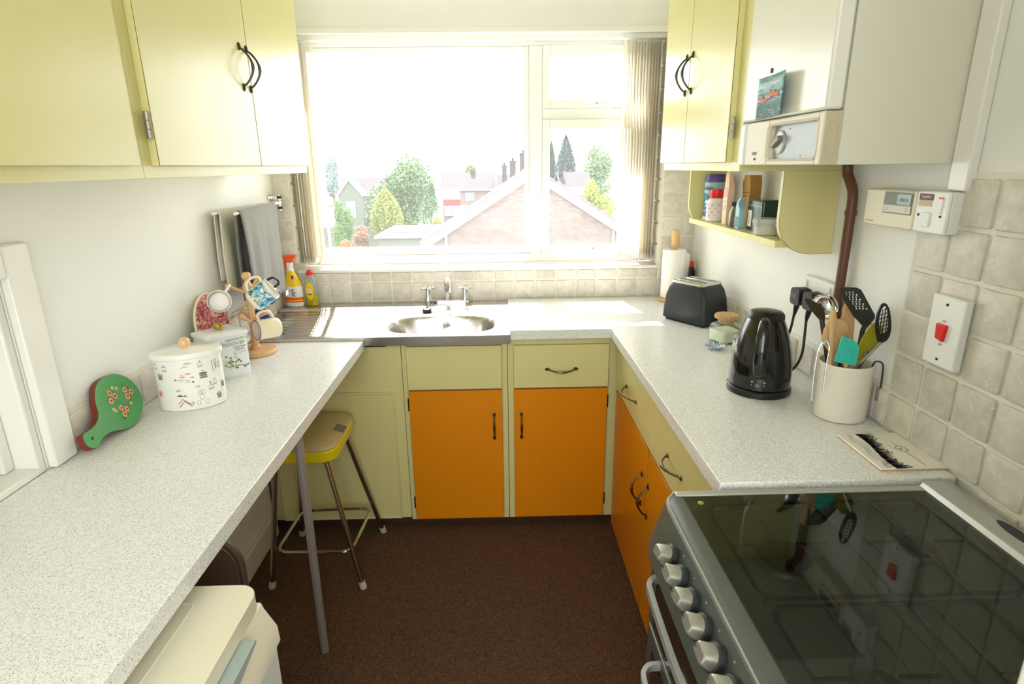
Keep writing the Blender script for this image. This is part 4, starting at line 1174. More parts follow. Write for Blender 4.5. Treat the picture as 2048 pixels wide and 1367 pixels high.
m_ = Matrix.Translation((.833, -1.398, 1.182)) @ Euler((math.radians(62), math.radians(-12), math.radians(8))).to_matrix().to_4x4()
pr_ = [(.0345 * math.sin(PI / 2 * k / 8), -.026 * math.cos(PI / 2 * k / 8)) for k in range(9)]
MB().lathe(pr_ + [(r * .95, z * .95 + .0003) for r, z in reversed(pr_)], 32, mtx=m_).build('bowl', 'chrome', u)
MB().tube([(.862, -1.402, 1.168), (.868, -1.406, 1.14), (.872, -1.43, 1.05), (.878, -1.45, .935)], [.0035, .004, .004, .004], 8).build('handle', 'dwood', u)
u = utensil('steel_server', 'plain steel handle standing at the right of the crock', 'utensil')
MB().tube([(.886, -1.514, 1.098), (.882, -1.50, 1.06), (.868, -1.46, .935)], [.0045, .005, .004], 8).build('handle', 'steel', u)
# tongs hooked over the rim on the left, skewer tag on the right
u = thing('tongs', 'thin steel tongs hooked over the left rim of the crock', 'tongs', (.795, -1.478, .93), group=None)
b = MB()
b.tube(curve_pts([(.784, -1.482, .958), (.781, -1.482, 1.02), (.782, -1.482, 1.078), (.788, -1.482, 1.106), (.798, -1.482, 1.116), (.808, -1.482, 1.112), (.8145, -1.480, 1.09), (.8165, -1.478, 1.035)], 4), .0016, 6)
b.tube(curve_pts([(.7995, -1.499, .990), (.7985, -1.499, 1.06), (.800, -1.499, 1.100), (.798, -1.490, 1.117)], 4), .0016, 6)
b.build('arms', 'chrome', u)
MB().lathe([(.002, .928), (.004, .945), (.003, .958), (.0015, .962)], 8, center=(.784, -1.482, 0), sy=.5).build('tip', 'chrome', u)
MB().prism([(.788, 1.112), (.800, 1.120), (.813, 1.116), (.811, 1.108), (.800, 1.112), (.791, 1.106)], 'y', -1.490, -1.476).build('spring_end', 'chrome', u, bev=.001)
u = thing('zester', 'small steel zester hanging over the right rim of the crock', 'zester', (.938, -1.505, .97))
MB().tube(curve_pts([(.9190, -1.488, 1.03), (.9205, -1.492, 1.058), (.926, -1.500, 1.066), (.9345, -1.506, 1.058), (.9365, -1.508, 1.02), (.9365, -1.508, 1.0)], 4), .0022, 6).build('shank', 'darkpan', u)
MB().prism(rrect(.9285, .9425, .965, 1.002, .004), 'y', -1.5095, -1.5075).build('grater_blade', 'dullchrome', u)

# ------------------------------------------------------------------ groceries on the shelf (top 1.3212)
SZ = 1.3213
t = thing('drink_canister', 'tall blue canister with a dark blue lid at the far end of the shelf', 'canister', (.872, -.442, SZ), rot=0.0, group='groceries on the open shelf')
MB().lathe([(.040, 0), (.042, .002), (.042, .140), (.038, .146), (.036, .150)], 32).build('tub', 'paleblue', t)
MB().lathe([(.0425, .142), (.0435, .144), (.0405, .168), (.037, .173), (.004, .174)], 32).build('lid', 'purple', t)
def wrap(r, a0, a1, z0, z1, par, mat, name, off=.0005, n=12, slant=0):
    b = MB(); rows = [[], []]
    for i in range(n + 1):
        a = math.radians(a0 + (a1 - a0) * i / n)
        for j, z in enumerate((z0, z1)): rows[j].append(b.bm.verts.new((math.cos(a) * (r + off), math.sin(a) * (r + off), z + slant * math.sin((i / n) * PI * 2) * j)))
    for i in range(n): b.bm.faces.new((rows[0][i], rows[0][i + 1], rows[1][i + 1], rows[1][i]))
    return b.build(name, mat, par)
body = t.children[0]
wrap(.042, 150, 290, .010, .030, t, 'purple', 'lower_band')
wrap(.042, 150, 290, .034, .090, t, 'tealblue', 'picture_band', slant=.012, n=24)
wrap(.042, 150, 290, .000, .008, t, 'wplast', 'foot_band')
for i, ch in enumerate('orlicks'):
    a = math.radians(183 + i * (8.0 if i < 3 else 8.8) + (0 if i < 3 else -3))
    n_ = V((math.cos(a), math.sin(a), 0))
    text(ch, .024, 'ink', n_ * .0427 + V((0, 0, .119)), V((-n_.y, n_.x, 0)), (0, 0, 1), t, shear=.25)
wrap(.042, 205, 262, .098, .0995, t, 'greyink', 'small_print'); wrap(.042, 205, 250, .094, .0955, t, 'greyink', 'small_print')
wrap(.042, 195, 232, .062, .066, t, 'wplast', 'steam_swirl', off=.001, slant=.01, n=20); wrap(.042, 200, 225, .048, .052, t, 'wplast', 'steam_swirl', off=.001, slant=.01, n=20)
t = thing('sprinkle_bottle', 'white bottle with a red cap and a checked label, on the open shelf', 'bottle', (.835, -.560, SZ), rot=0.0, group='groceries on the open shelf')
MB().lathe([(.029, 0), (.033, .005), (.034, .03), (.033, .072), (.027, .084), (.021, .088)], 32).build('bottle', 'wplast', t)
MB().lathe([(.0235, .088), (.0245, .09), (.0235, .117), (.020, .1195), (.003, .120)], 28).build('cap', 'red', t)
for k in range(5): wrap(.0338, 175, 285, .016 + k * .0135, .0166 + k * .0135, t, 'pinkink', 'grid_line')
b = MB()
for k in range(6):
    a = math.radians(180 + k * 20); b.tube([(math.cos(a) * .0344, math.sin(a) * .0344, .016), (math.cos(a) * .0342, math.sin(a) * .0342, .070)], .0003, 4)
b.build('grid_line', 'pinkink', t)
b = MB()
for k in range(5):
    for j in range(4):
        if (k + j) % 2 == 0: continue
        a = math.radians(190 + k * 20); p_ = V((math.cos(a) * .0345, math.sin(a) * .0345, .023 + j * .0135))
        q_ = V((-math.sin(a), math.cos(a), 0)) * .0025 + V((0, 0, R.uniform(-.002, .003)))
        b.tube([p_ - q_, p_ + q_], .0011, 5)
b.build('printed_sprinkle', 'redink', t)
t = thing('paper_packet', 'tall pink and white paper packet with a folded top', 'packet', (.840, -.668, SZ), rot=math.radians(0), group='groceries on the open shelf')
def pkr(hx, y0_, y1_, z): return [V((x, y, z)) for x, y in ((-hx, y0_), (hx, y0_), (hx, y1_), (-hx, y1_))]
b = MB().loft([pkr(.011, -.019, .019, 0), pkr(.012, -.020, .020, .09), pkr(.011, -.023, .015, .135), pkr(.006, -.008, .026, .172), pkr(.001, -.002, .028, .186)])
b.build('packet', 'ppink', t, smooth=False)
part('printed_panel', 'pinkc', t, -.0128, -.0115, -.015, .012, .095, .130); part('printed_panel', 'pinkc', t, -.0126, -.0110, -.014, .014, .05, .066)
part('label_panel', 'paper', t, -.0129, -.0112, -.015, .008, .072, .090); part('print_line', 'redink', t, -.0133, -.0127, -.012, .006, .077, .079)
text('24', .009, 'greyink', (-.0134, -.004, .084), (0, -1, 0), (0, 0, 1), t)
t = thing('brown_box', 'open brown cardboard box behind the spice jar', 'box', (.895, -.735, SZ), rot=math.radians(0), group='groceries on the open shelf')
b = MB().prism([(-.030, 0), (.030, 0), (.030, .150), (.024, .172), (-.022, .172), (-.030, .145)], 'x', -.020, .020)
b.build('carton', 'brownc', t, smooth=False)
for k in range(3): part('printed_mark', 'dbrownc', t, -.0206, -.0200, .018 - k * .018 - .006, .018 - k * .018 + .006, .112, .116)
part('printed_mark', 'dbrownc', t, -.0206, -.0200, -.012, .024, .100, .103)
part('flap', 'dbrownc', t, -.021, -.019, .0303, .0315, .12, .155)
t = thing('spice_jar', 'small glass spice jar with a black lid in front of the brown box', 'jar', (.830, -.772, SZ), rot=0.0, group='groceries on the open shelf')
MB().lathe([(.021, 0), (.023, .003), (.023, .05), (.016, .062), (.015, .070), (.013, .070), (.014, .062), (.021, .048), (.021, .003), (.002, .002)], 24).build('glass', 'clear', t)
MB().lathe([(.019, .003), (.020, .004), (.020, .034), (.003, .036)], 20).build('spice', 'spice', t)
MB().lathe([(.018, .070), (.019, .071), (.019, .082), (.017, .084), (.002, .084)], 24).build('lid', 'black', t)
t = thing('refill_sachet', 'slim pale blue packet with a curled top, leaning on the green tin', 'packet', (.822, -.832, SZ), rot=0.0, group='groceries on the open shelf')
b = MB().prism([(-.016, 0), (.016, 0), (.018, .07), (.013, .088), (-.004, .101), (-.016, .103), (-.018, .098), (-.006, .092), (-.0, .082), (-.016, .066)], 'x', -.010, .010); b.build('sachet', 'paleblue', t, bev=.001)
part('printed_panel', 'tealblue', t, -.0106, -.0100, -.012, .012, .006, .040)
t = thing('tea_tin', 'dark green tea caddy with a cream label on the open shelf', 'tin', (.872, -.912, SZ), rot=0.0, group='groceries on the open shelf')
MB().prism(rrect(-.036, .040, -.056, .056, .008), 'z', 0, .080).build('tin', 'dgreen', t, bev=.001)
MB().loft([[V((x, y, .0795)) for x, y in rrect(-.0375, .0415, -.0575, .0575, .009)], [V((x, y, .094)) for x, y in rrect(-.0375, .0415, -.0575, .0575, .009)], [V((x, y, .100)) for x, y in rrect(-.032, .036, -.052, .052, .008)]]).build('lid', 'dgreen', t)
part('label_front', 'dgreytin', t, -.0366, -.0360, .014, .054, .004, .079)
lb_ = part('paper_label', 'trivet', t, -.0372, -.0366, .019, .047, .012, .064)
b = MB()
for k in range(14): b.tube([(-.0376, .033 + R.uniform(-.008, .008), .020 + k * .0028), (-.0376, .033 + R.uniform(-.008, .008), .021 + k * .0028)], .0006, 4)
b.build('label_print', 'brownink', t)
part('lid_line', 'hinge', t, -.0380, -.0374, -.054, .054, .0795, .0803)
t = thing('plastic_tub', 'round clear snap-lid tub at the near end of the shelf', 'tub', (.830, -1.022, SZ), rot=0.0, group='groceries on the open shelf')
MB().lathe([(.032, 0), (.034, .002), (.038, .034), (.040, .036)], 32).build('tub', 'tub', t)
MB().lathe([(.041, .034), (.042, .036), (.042, .047), (.039, .050), (.003, .049)], 32).build('lid', 'lid', t)
for a in (-70, 110, 200): 
    m_ = Matrix.Rotation(math.radians(a), 4, 'Z'); MB().box(.041, .046, -.010, .010, .028, .048, m_).build('clip', 'lid', t, bev=.001)
t = thing('glass_tumbler', 'small clear glass bottle half hidden by the near end of the shelf', 'bottle', (.840, -1.125, SZ), rot=0.0, group='groceries on the open shelf')
MB().lathe([(.020, 0), (.022, .003), (.022, .06), (.013, .072), (.012, .082), (.010, .082), (.011, .071), (.020, .058), (.020, .004), (.002, .003)], 24).build('glass', 'clear', t)
MB().lathe([(.0135, .082), (.014, .083), (.014, .094), (.003, .095)], 18).build('cap', 'wplast', t)

# ------------------------------------------------------------------ left-hand bar top (z .880)
BZ = .8802
# green paddle board
t = thing('paddle_board', 'green painted round paddle board with roses leaning on the wall', 'chopping board', (-.985, -1.35, BZ))
uv = smooth_poly([(0.0099, 0.1491), (-0.0189, 0.1554), (-0.0513, 0.1559), (-0.074, 0.1472), (-0.0895, 0.1342), (-0.106, 0.110), (-0.1141, 0.0824), (-0.1302, 0.0695), (-0.1498, 0.0615), (-0.1766, 0.0604), (-0.194, 0.0612), (-0.2008, 0.0387), (-0.1944, 0.0238), (-0.1771, 0.0131), (-0.1501, 0.0265), (-0.1242, 0.0296), (-0.1027, 0.0264), (-0.0588, 0.0098), (-0.0207, 0.008), (0.0188, 0.0213), (0.0462, 0.0446), (0.0572, 0.0688), (0.0527, 0.1028), (0.0378, 0.1291)], 2)
A_ = V((0, 1, 0)); B_ = V((-.05, 0, .15)).normalized(); N_ = A_.cross(B_) * 1.0
if N_.x < 0: N_ = -N_
mb_ = Matrix((A_, B_, N_)).transposed().to_4x4(); mb_.translation = V((-.974, -1.35, BZ - .004))
MB().prism(uv, 'z', -.0165, -.0012, mb_).build('board', 'maroon', t, ang=40)
fc_ = MB().prism([((x + .03) * .985 - .03, (y - .085) * .985 + .085) for x, y in uv], 'z', -.0012, .0006, mb_).build('painted_face', 'green', t)
MB().lathe([(.0045, .0004), (.0045, .0009)], 14, mtx=mb_ @ Matrix.Translation((-.172, .041, 0))).build('hanging_hole', 'black', t)
def rose(b1, b2, u0, v0, r, z=.0009):
    for k in range(6):
        a = k * PI / 3; b1.lathe([(r * .5, 0), (r * .45, .0004)], 10, mtx=mb_ @ Matrix.Translation((u0 + r * .55 * math.cos(a), v0 + r * .55 * math.sin(a), z)))
    b2.lathe([(r * .38, 0), (r * .3, .0006)], 10, mtx=mb_ @ Matrix.Translation((u0, v0, z + .0003)))
b1, b2, b3, b4 = MB(), MB(), MB(), MB()
roses = [(-.049, .113), (-.037, .1), (-.057, .094), (.007, .101), (.023, .088), (.004, .082), (-.038, .065), (-.022, .055), (-.038, .047)]
for u0, v0 in roses: rose(b1, b2, u0, v0, .0085)
for u0, v0 in ((-.018, .115), (.002, .062), (-.064, .072), (-.060, .066), (-.03, .121)): rose(b4, b2, u0, v0, .0045)
for k in range(46):
    u0, v0 = R.choice(roses); a = R.random() * 6.28; d = R.uniform(.008, .013)
    m_ = mb_ @ Matrix.Translation((u0 + d * math.cos(a), v0 + d * math.sin(a), .0008)) @ Matrix.Rotation(a, 4, 'Z')
    b3.lathe([(.003, 0), (.0025, .0002)], 8, mtx=m_, sx=1.2, sy=.5)
b3.build('painted_leaves', 'leafp', fc_); b1.build('painted_rose', 'peach', fc_); b4.build('painted_daisy', 'cream2', fc_); b2.build('flower_centre', 'darkred', fc_)

# oval cake tin
t = thing('oval_tin', 'cream oval cake tin printed with baking sketches', 'tin', (-.893, -1.222, BZ), rot=math.radians(21))
MB().lathe([(.083, 0), (.0865, .002), (.0875, .006), (.088, .155), (.088, .158)], 64, sy=.66).build('tin', 'enamel', t)
MB().lathe([(.0905, .150), (.0935, .152), (.094, .162), (.092, .166), (.088, .168), (.003, .171)], 64, sy=.68).build('lid', 'enamel', t)
MB().sphere((0, 0, .186), .0155, 20).build('knob', 'peachknob', t)
MB().lathe([(.0085, .168), (.008, .176)], 14).build('knob_neck', 'peachknob', t)
def oval(a_deg, z, off=.0007):
    a = math.radians(a_deg); return V((math.cos(a) * (.088 + off), math.sin(a) * (.088 + off) * .66, z))
def sk(pts, mat, w_=.0006, name='printed_sketch', closed=False, parent=t):
    MB().tube([oval(a, z) for a, z in pts], w_, 4, closed=closed).build(name, mat, parent)
def blob(a0, z0, ra, rz, mat, parent=t, name='printed_sketch'):
    b = MB(); c_ = oval(a0, z0, .0005); ring = [oval(a0 + ra * math.cos(k * PI / 8), z0 + rz * math.sin(k * PI / 8), .0006) for k in range(16)]
    vv = [b.bm.verts.new(p) for p in ring]; cv = b.bm.verts.new(c_)
    for i in range(16): b.bm.faces.new((vv[i], vv[(i + 1) % 16], cv))
    b.build(name, mat, parent)
# angles: camera looks roughly at -65..-75 in local frame; visible -160..20
def cake(a, z, mat, s=1):
    sk([(a - 5 * s, z), (a + 5 * s, z + .001)], mat); sk([(a - 6 * s, z + .005), (a, z + .003), (a + 6 * s, z + .006)], mat); sk([(a - 5 * s, z + .011), (a, z + .014), (a + 5 * s, z + .012)], mat); blob(a, z + .017, .9, .0015, 'ink')
def cup(a, z, mat):
    for k in range(5): sk([(a - 5 + k * 2.5, z + .012), (a - 3.5 + k * 1.8, z)], mat, .0005)
    sk([(a - 6, z + .013), (a, z + .019), (a + 6, z + .013), (a - 6, z + .013)], mat)
cup(-140, .095, 'ink'); cake(-128, .120, 'greyink'); cup(-148, .045, 'pinkink'); cake(-150, .125, 'greyink')
blob(-97, .100, 5, .006, 'cream2'); blob(-98, .103, 3.6, .0045, 'pinkink'); blob(-88, .109, 5, .002, 'pinkink'); blob(-82, .098, 4, .0015, 'pinkink')
MB().loft([[oval(a, z) for a, z in ((-112, .093), (-80, .081), (-80, .086), (-112, .097))], [oval(a, z, .0012) for a, z in ((-112, .093), (-80, .081), (-80, .086), (-112, .097))]]).build('printed_tray', 'greyink', t)
for z in (.089, .094): sk([(-106, z), (-86, z - .005)], 'ink', .0004)
for k in range(3): blob(-63, .093 + k * .006, 7.5, .0025, 'greyink' if k < 2 else 'brownink'); sk([(-70, .0905 + k * .006), (-56, .0905 + k * .006)], 'ink', .0004)
blob(-63, .112, 1.2, .002, 'ink'); cake(-66, .124, 'greyink', .9)
sk([(-100, .128), (-86, .130)], 'greyink'); sk([(-92, .136), (-80, .138), (-84, .141), (-92, .139)], 'greyink')
sk([(-44, .135), (-42, .10)], 'greyink'); sk([(-36, .108), (-37, .124), (-39, .134), (-35, .138), (-32, .134), (-34, .124), (-35, .108)], 'greyink')
sk([(-112, .062), (-108, .060), (-74, .066), (-72, .070), (-76, .070), (-108, .064), (-112, .062)], 'ink', .0005)
sk([(-112, .046), (-106, .049), (-101, .044), (-98, .048), (-96, .044), (-112, .046)], 'redink', .0009); blob(-107, .047, 3, .0018, 'redink')
sk([(-112, .022), (-103, .036), (-92, .020), (-87, .026)], 'redink', .0008); sk([(-110, .014), (-101, .030), (-90, .014), (-86, .022)], 'pinkink', .0014)
for (a0, z0, ra, rz) in ((-74, .050, 3, .007), (-68, .050, 3, .007), (-71, .036, 4, .009), (-78, .020, 3, .007), (-63, .020, 4, .007)):
    sk([(a0 + ra * math.cos(k * PI / 5), z0 + rz * math.sin(k * PI / 5)) for k in range(11)], 'greyink', .0004)
cake(-52, .052, 'brownink'); blob(-53, .074, 1.6, .002, 'ink'); cake(-43, .064, 'greyink', .8); cup(-37, .020, 'ink'); cake(-26, .11, 'greyink'); cup(-22, .05, 'greyink')

# square tin
th_ = math.atan2(.083, .074)
t2 = thing('square_tin', 'pale square tin with a gold knob, printed with cardamom pods', 'tin', (-.912, -.975, BZ), rot=th_)
LX, LY = .128, .105
MB().prism(rrect(-LX / 2, LX / 2, -LY / 2, LY / 2, .006), 'z', 0, .142).build('tin', 'tinblue', t2, bev=.001)
ld = MB().loft([[V((x, y, z)) for x, y in rrect(-LX / 2 - o, LX / 2 + o, -LY / 2 - o, LY / 2 + o, .009)] for o, z in ((.001, .137), (.005, .139), (.005, .147), (.003, .150), (-.012, .154))]).build('lid', 'tinblue', t2)
MB().lathe([(.006, .153), (.006, .158), (.0145, .160), (.016, .166), (.015, .174), (.011, .177), (.002, .178)], 24).build('knob', 'gold', t2)
fy = -LY / 2 - .0006
def ft(s, size, x, z, mat='greyink', sh_=0): return text(s, size, mat, (x, fy, z), (1, 0, 0), (0, 0, 1), t2, shear=sh_)
ft("IT'S A", .008, -.026, .122, sh_=.1); ft('DELICIOUSLY', .0115, .026, .127); ft('DIFFERENT', .0165, .004, .112)
for k in range(2):
    for q in range(10 - 2 * k): part('small_print', 'greyink', t2, .016 + k * .003 + q * .0040, .0185 + k * .003 + q * .0040, fy - .0001, fy + .0004, .0985 - k * .0075, .1030 - k * .0075 - (q % 3) * .0006)
for k in range(3): part('print_line', 'greyink', t2, .012, .055, fy - .0001, fy + .0004, .0865 - k * .004, .0870 - k * .004)
def fblob(x, z, rx, rz, mat, a=0, nm='printed_pod'):
    b = MB(); b.lathe([(1, 0), (.9, .0004)], 14, mtx=Matrix.Translation((x, fy, z)) @ Matrix.Rotation(a, 4, 'Y') @ Matrix.Rotation(PI / 2, 4, 'X') @ Matrix.Diagonal((rx, rz, 1, 1)))
    return b.build(nm, mat, t2)
fblob(.046, .113, .010, .004, 'limeink', -.5); fblob(.046, .1125, .008, .0012, 'greenink', -.5)
for k in range(34):
    x_ = R.gauss(.004, .020); z_ = R.gauss(.055, .011)
    fblob(max(-.055, min(.045, x_)), max(.03, min(.078, z_)), R.uniform(.0035, .006), R.uniform(.002, .0032), R.choice(['limeink', 'limeink', 'cream2', 'greenink']), R.random() * 3)
fblob(-.034, .088, .012, .003, 'greenink', .3); fblob(-.040, .080, .012, .0025, 'greenink', -.4)
MB().tube([(x_, fy - .0006, z_) for x_, z_ in ((-.02, .048), (-.008, .040), (.01, .037), (.03, .038), (.05, .033), (.058, .036))], .0012, 5).build('printed_stem', 'brownink', t2)
for x_, z_, a_ in ((.044, .030, .4), (.054, .034, -.5), (.018, .031, .2)): fblob(x_, z_, .006, .0022, 'brownink', a_)

# pink plate leaning on wall
t = thing('pink_platter', 'round pink swirl-patterned mat with a cream rim leaning on the wall', 'platter', (-1.01, -.795, BZ))
m_ = Matrix.Translation((-1.006, -.812, BZ + .122)) @ Matrix.Rotation(math.radians(81), 4, 'Y')
MB().lathe([(.121, -.003), (.123, -.001), (.123, .003), (.121, .0045), (.117, .0045), (.004, .0044)], 56, mtx=m_).build('rim', 'cream2', t)
MB().lathe([(.1175, .0046), (.117, .0052), (.003, .0053)], 56, mtx=m_).build('print', 'pinkmarble', t)

# mug tree and mugs
MX, MY = -.902, -.735
t = thing('mug_tree', 'turned beech mug tree with rounded pegs on the bar top', 'mug tree', (MX, MY, BZ), rot=0.0)
MB().lathe([(.070, 0), (.074, .003), (.074, .011), (.070, .015), (.05, .016), (.02, .017)], 40).build('base', 'wood', t)
MB().lathe([(.019, .016), (.018, .026), (.0125, .032), (.0125, .10), (.015, .11), (.0125, .12), (.0125, .225), (.018, .238), (.0175, .25), (.010, .268), (.009, .273), (.015, .281), (.0165, .290), (.013, .299), (.003, .302)], 24).build('post', 'wood', t)
def peg(az, z0, L=.062, up=.5):
    d = V((math.cos(math.radians(az)), math.sin(math.radians(az)), 0))
    p0 = V((0, 0, z0)); p1 = p0 + d * L + V((0, 0, L * up))
    b = MB().tube([p0, p0.lerp(p1, .8), p1], [.0052, .0058, .009], 10); b.sphere(p1 + (p1 - p0).normalized() * .004, .0102, 10)
    b.build('peg', 'wood', t); return V((MX, MY, BZ)) + p1
pgs = {}
for nm, az, z0 in (('a', -145, .225), ('b', -25, .235), ('c', 80, .230), ('d', -100, .118), ('e', -10, .125), ('f', 140, .12)): pgs[nm] = peg(az, z0)
def mug(lab, center, axis, hdir, mat, r=.041, L=.088, rim=None, band=None):
    """axis: from base to mouth; hdir: handle side"""
    z = V(axis).normalized(); x = V(hdir); x = (x - z * x.dot(z)).normalized(); y = z.cross(x)
    m = Matrix((x, y, z)).transposed()
    t = bpy.data.objects.new('mug', None); C.objects.link(t); t.empty_display_size = .05
    LOCAL.add(t.name)
    mm = m.to_4x4(); mm.translation = V(center) - z * (L / 2)
    t.matrix_world = mm; t.matrix_basis = mm
    tag(t, lab, 'mug', 'mugs on the mug tree')
    MB().lathe([(r * .86, 0), (r * .92, .002), (r, .012), (r, L - .002), (r - .0012, L), (r - .003, L - .001), (r - .0035, .012), (r * .8, .006), (.003, .006)], 40).build('cup', mat, t)
    hp = curve_pts([(r - .002, 0, L * .82), (r + .016, 0, L * .86), (r + .027, 0, L * .62), (r + .022, 0, L * .32), (r - .002, 0, L * .16)], 5)
    MB().tube(hp, .0048, 10).build('handle', mat, t)
    if rim: MB().tube([(math.cos(k * PI / 20) * (r - .0006), math.sin(k * PI / 20) * (r - .0006), L - .0006) for k in range(40)], .0014, 6, closed=True).build('rim_line', rim, t)
    if band:
        b = MB(); rows = [[], []]
        for i in range(25):
            a = math.radians(band[1] + (band[2] - band[1]) * i / 24)
            for j, zz in enumerate((.014, L - .012)): rows[j].append(b.bm.verts.new((math.cos(a) * (r + .0005), math.sin(a) * (r + .0005), zz)))
        for i in range(24): b.bm.faces.new((rows[0][i], rows[0][i + 1], rows[1][i + 1], rows[1][i]))
        b.build('printed_band', band[0], t)
    return t
mug('white china mug whose open mouth faces the camera on the mug tree', (-.958, -.845, 1.100), (.42, -.86, .22), (.5, .25, .75), 'ceram', r=.0385, L=.080)
mug('white mug printed with a seaside picture, hanging right of the post', (-.834, -.785, 1.108), (.68, .22, .48), (-.5, .05, .8), 'ceram', r=.040, L=.084, band=('scene1', 32, 328))
mug('cream mug with a blue rim line, hanging low on the right', (-.832, -.782, .985), (-.62, -.62, .03), (-.1, .1, 1), 'ceramcream', r=.036, L=.082, rim='blue')
mug('plain white mug hanging low on the left behind the square tin', (-.925, -.842, .962), (-.5, -.55, -.5), (.1, .1, 1), 'ceram', r=.037, L=.080)
mug('dark green mug hanging behind the post of the mug tree', (-.876, -.660, 1.095), (.3, .75, -.5), (.1, -.5, .8), 'darkgreenmug', r=.038, L=.082)
mug('blue mug hanging low behind the post of the mug tree', (-.900, -.648, .985), (-.1, .8, -.5), (0, -.5, .8), 'blue', r=.036, L=.078)

# spray and soap bottles on the drainer
DZ = .8935
t = thing('spray_bottle', 'kitchen cleaner spray bottle with an orange trigger in the corner', 'bottle', (-.972, -.072, .9056), rot=math.radians(-12))
rg = lambda rx, ry, z, cx=0: [V((cx + rx * math.cos(2 * PI * k / 28), ry * math.sin(2 * PI * k / 28), z)) for k in range(28)]
MB().loft([rg(.040, .024, 0), rg(.044, .027, .004), rg(.045, .028, .05), rg(.043, .027, .09), rg(.034, .022, .12), rg(.020, .018, .155, -.004), rg(.015, .015, .178, -.006), rg(.0135, .0135, .19, -.006)]).build('bottle', 'wplast', t)
rgo = lambda s, z, rx, ry, cx=0: [V((cx + (rx + .0008) * math.cos(a), (ry + .0008) * math.sin(a), z)) for a in [math.radians(150 + 240 * k / 27) for k in range(28)]]
MB().loft([rgo(0, .098, .0405, .0255), rgo(0, .12, .034, .022), rgo(0, .155, .020, .018, -.004), rgo(0, .172, .0155, .0155, -.006)], cap=False, closed=False).build('yellow_label', 'yellow', t)
MB().loft([rgo(0, .022, .0446, .0276), rgo(0, .046, .0452, .0282)], cap=False, closed=False).build('orange_label', 'orangep', t)
MB().loft([rgo(0, .028, .0452, .0282), rgo(0, .033, .0456, .0286)], cap=False, closed=False).build('label_stripe', 'yellow', t)
text('Mr', .034, 'purple', (.010, -.0300, .066), (.4, .06, -.9), (.9, .1, .4), t, name='lettering')
MB().sphere((.014, -.024, .142), .007, 10, (1, .3, 1.3)).build('label_badge', 'purple', t)
MB().lathe([(.0145, .188), (.0155, .19), (.015, .205), (.012, .208)], 20, center=(-.006, 0, 0)).build('collar', 'wplast', t)
b = MB().prism(smooth_poly([(-.034, .226), (-.036, .238), (-.022, .243), (.030, .246), (.034, .236), (.018, .226), (.006, .206), (-.018, .206), (-.022, .224)], 1), 'y', -.010, .010); b.build('spray_head', 'orangep', t, bev=.003)
MB().tube(curve_pts([(-.024, 0, .226), (-.030, 0, .208), (-.026, 0, .188), (-.028, 0, .178)], 4), [.006] * 9 + [.005] * 4, 8).build('trigger', 'orangep', t)
t = thing('soap_bottle', 'washing-up liquid bottle with a red cap beside the spray bottle', 'bottle', (-.892, -.066, .9056), rot=math.radians(-15))
MB().loft([rg(.024, .017, 0), rg(.028, .020, .003), rg(.030, .021, .02), rg(.031, .022, .056)]).build('liquid', 'yliq', t)
MB().loft([rg(.031, .022, .0562), rg(.032, .022, .09), rg(.030, .021, .115), rg(.022, .018, .132), rg(.013, .013, .142), rg(.012, .012, .148)]).build('bottle', 'cliq', t)
MB().lathe([(.015, .147), (.0165, .149), (.0155, .161), (.011, .162), (.010, .170), (.003, .171)], 20).build('cap', 'red', t)
m_ = Matrix.Translation((.006, -.0232, .072)) @ Matrix.Rotation(PI / 2, 4, 'X')
lb_ = MB().lathe([(1, 0), (.95, .001)], 28, mtx=m_ @ Matrix.Diagonal((.020, .042, 1, 1))).build('yellow_label', 'yellow', t)
MB().lathe([(.0105, .0012), (.010, .0018)], 24, mtx=m_).build('label_centre', 'paper', t)
MB().box(-.010, .010, -.016, -.011, .0012, .0019, m_).build('label_strip', 'redink', t)
for k in range(3): MB().box(-.006, .006, .004 - k * .004, .005 - k * .004, .0019, .0022, m_).build('print_line', 'tealblue', t)

# towel rail and towels
t = thing('towel_rail', 'swing-arm towel rail with white arms near the window corner', 'towel rail', (-1.03, -.06, 1.37))
part('wall_plate', 'chrome', t, XL + .0005, XL + .008, -.080, -.030, 1.36, 1.42, bev=.002)
part('bracket', 'chrome', t, XL + .008, -.985, -.060, -.045, 1.400, 1.416, bev=.002)
MB().lathe([(.006, 1.352), (.006, 1.42)], 12, center=(-.992, -.062, 0)).build('pivot', 'chrome', t)
for z in (1.363, 1.388, 1.41): MB().lathe([(.009, z - .006), (.010, z - .004), (.010, z + .004), (.009, z + .006)], 14, center=(-.992, -.062, 0)).build('arm_collar', 'black', t)
MB().tube([(-1.0, -.070, 1.388), (-1.012, -.68, 1.383)], .006, 12).build('arm', 'white', t)
MB().tube([(-.985, -.070, 1.388), (-.945, -.655, 1.380)], .006, 12).build('arm', 'white', t)
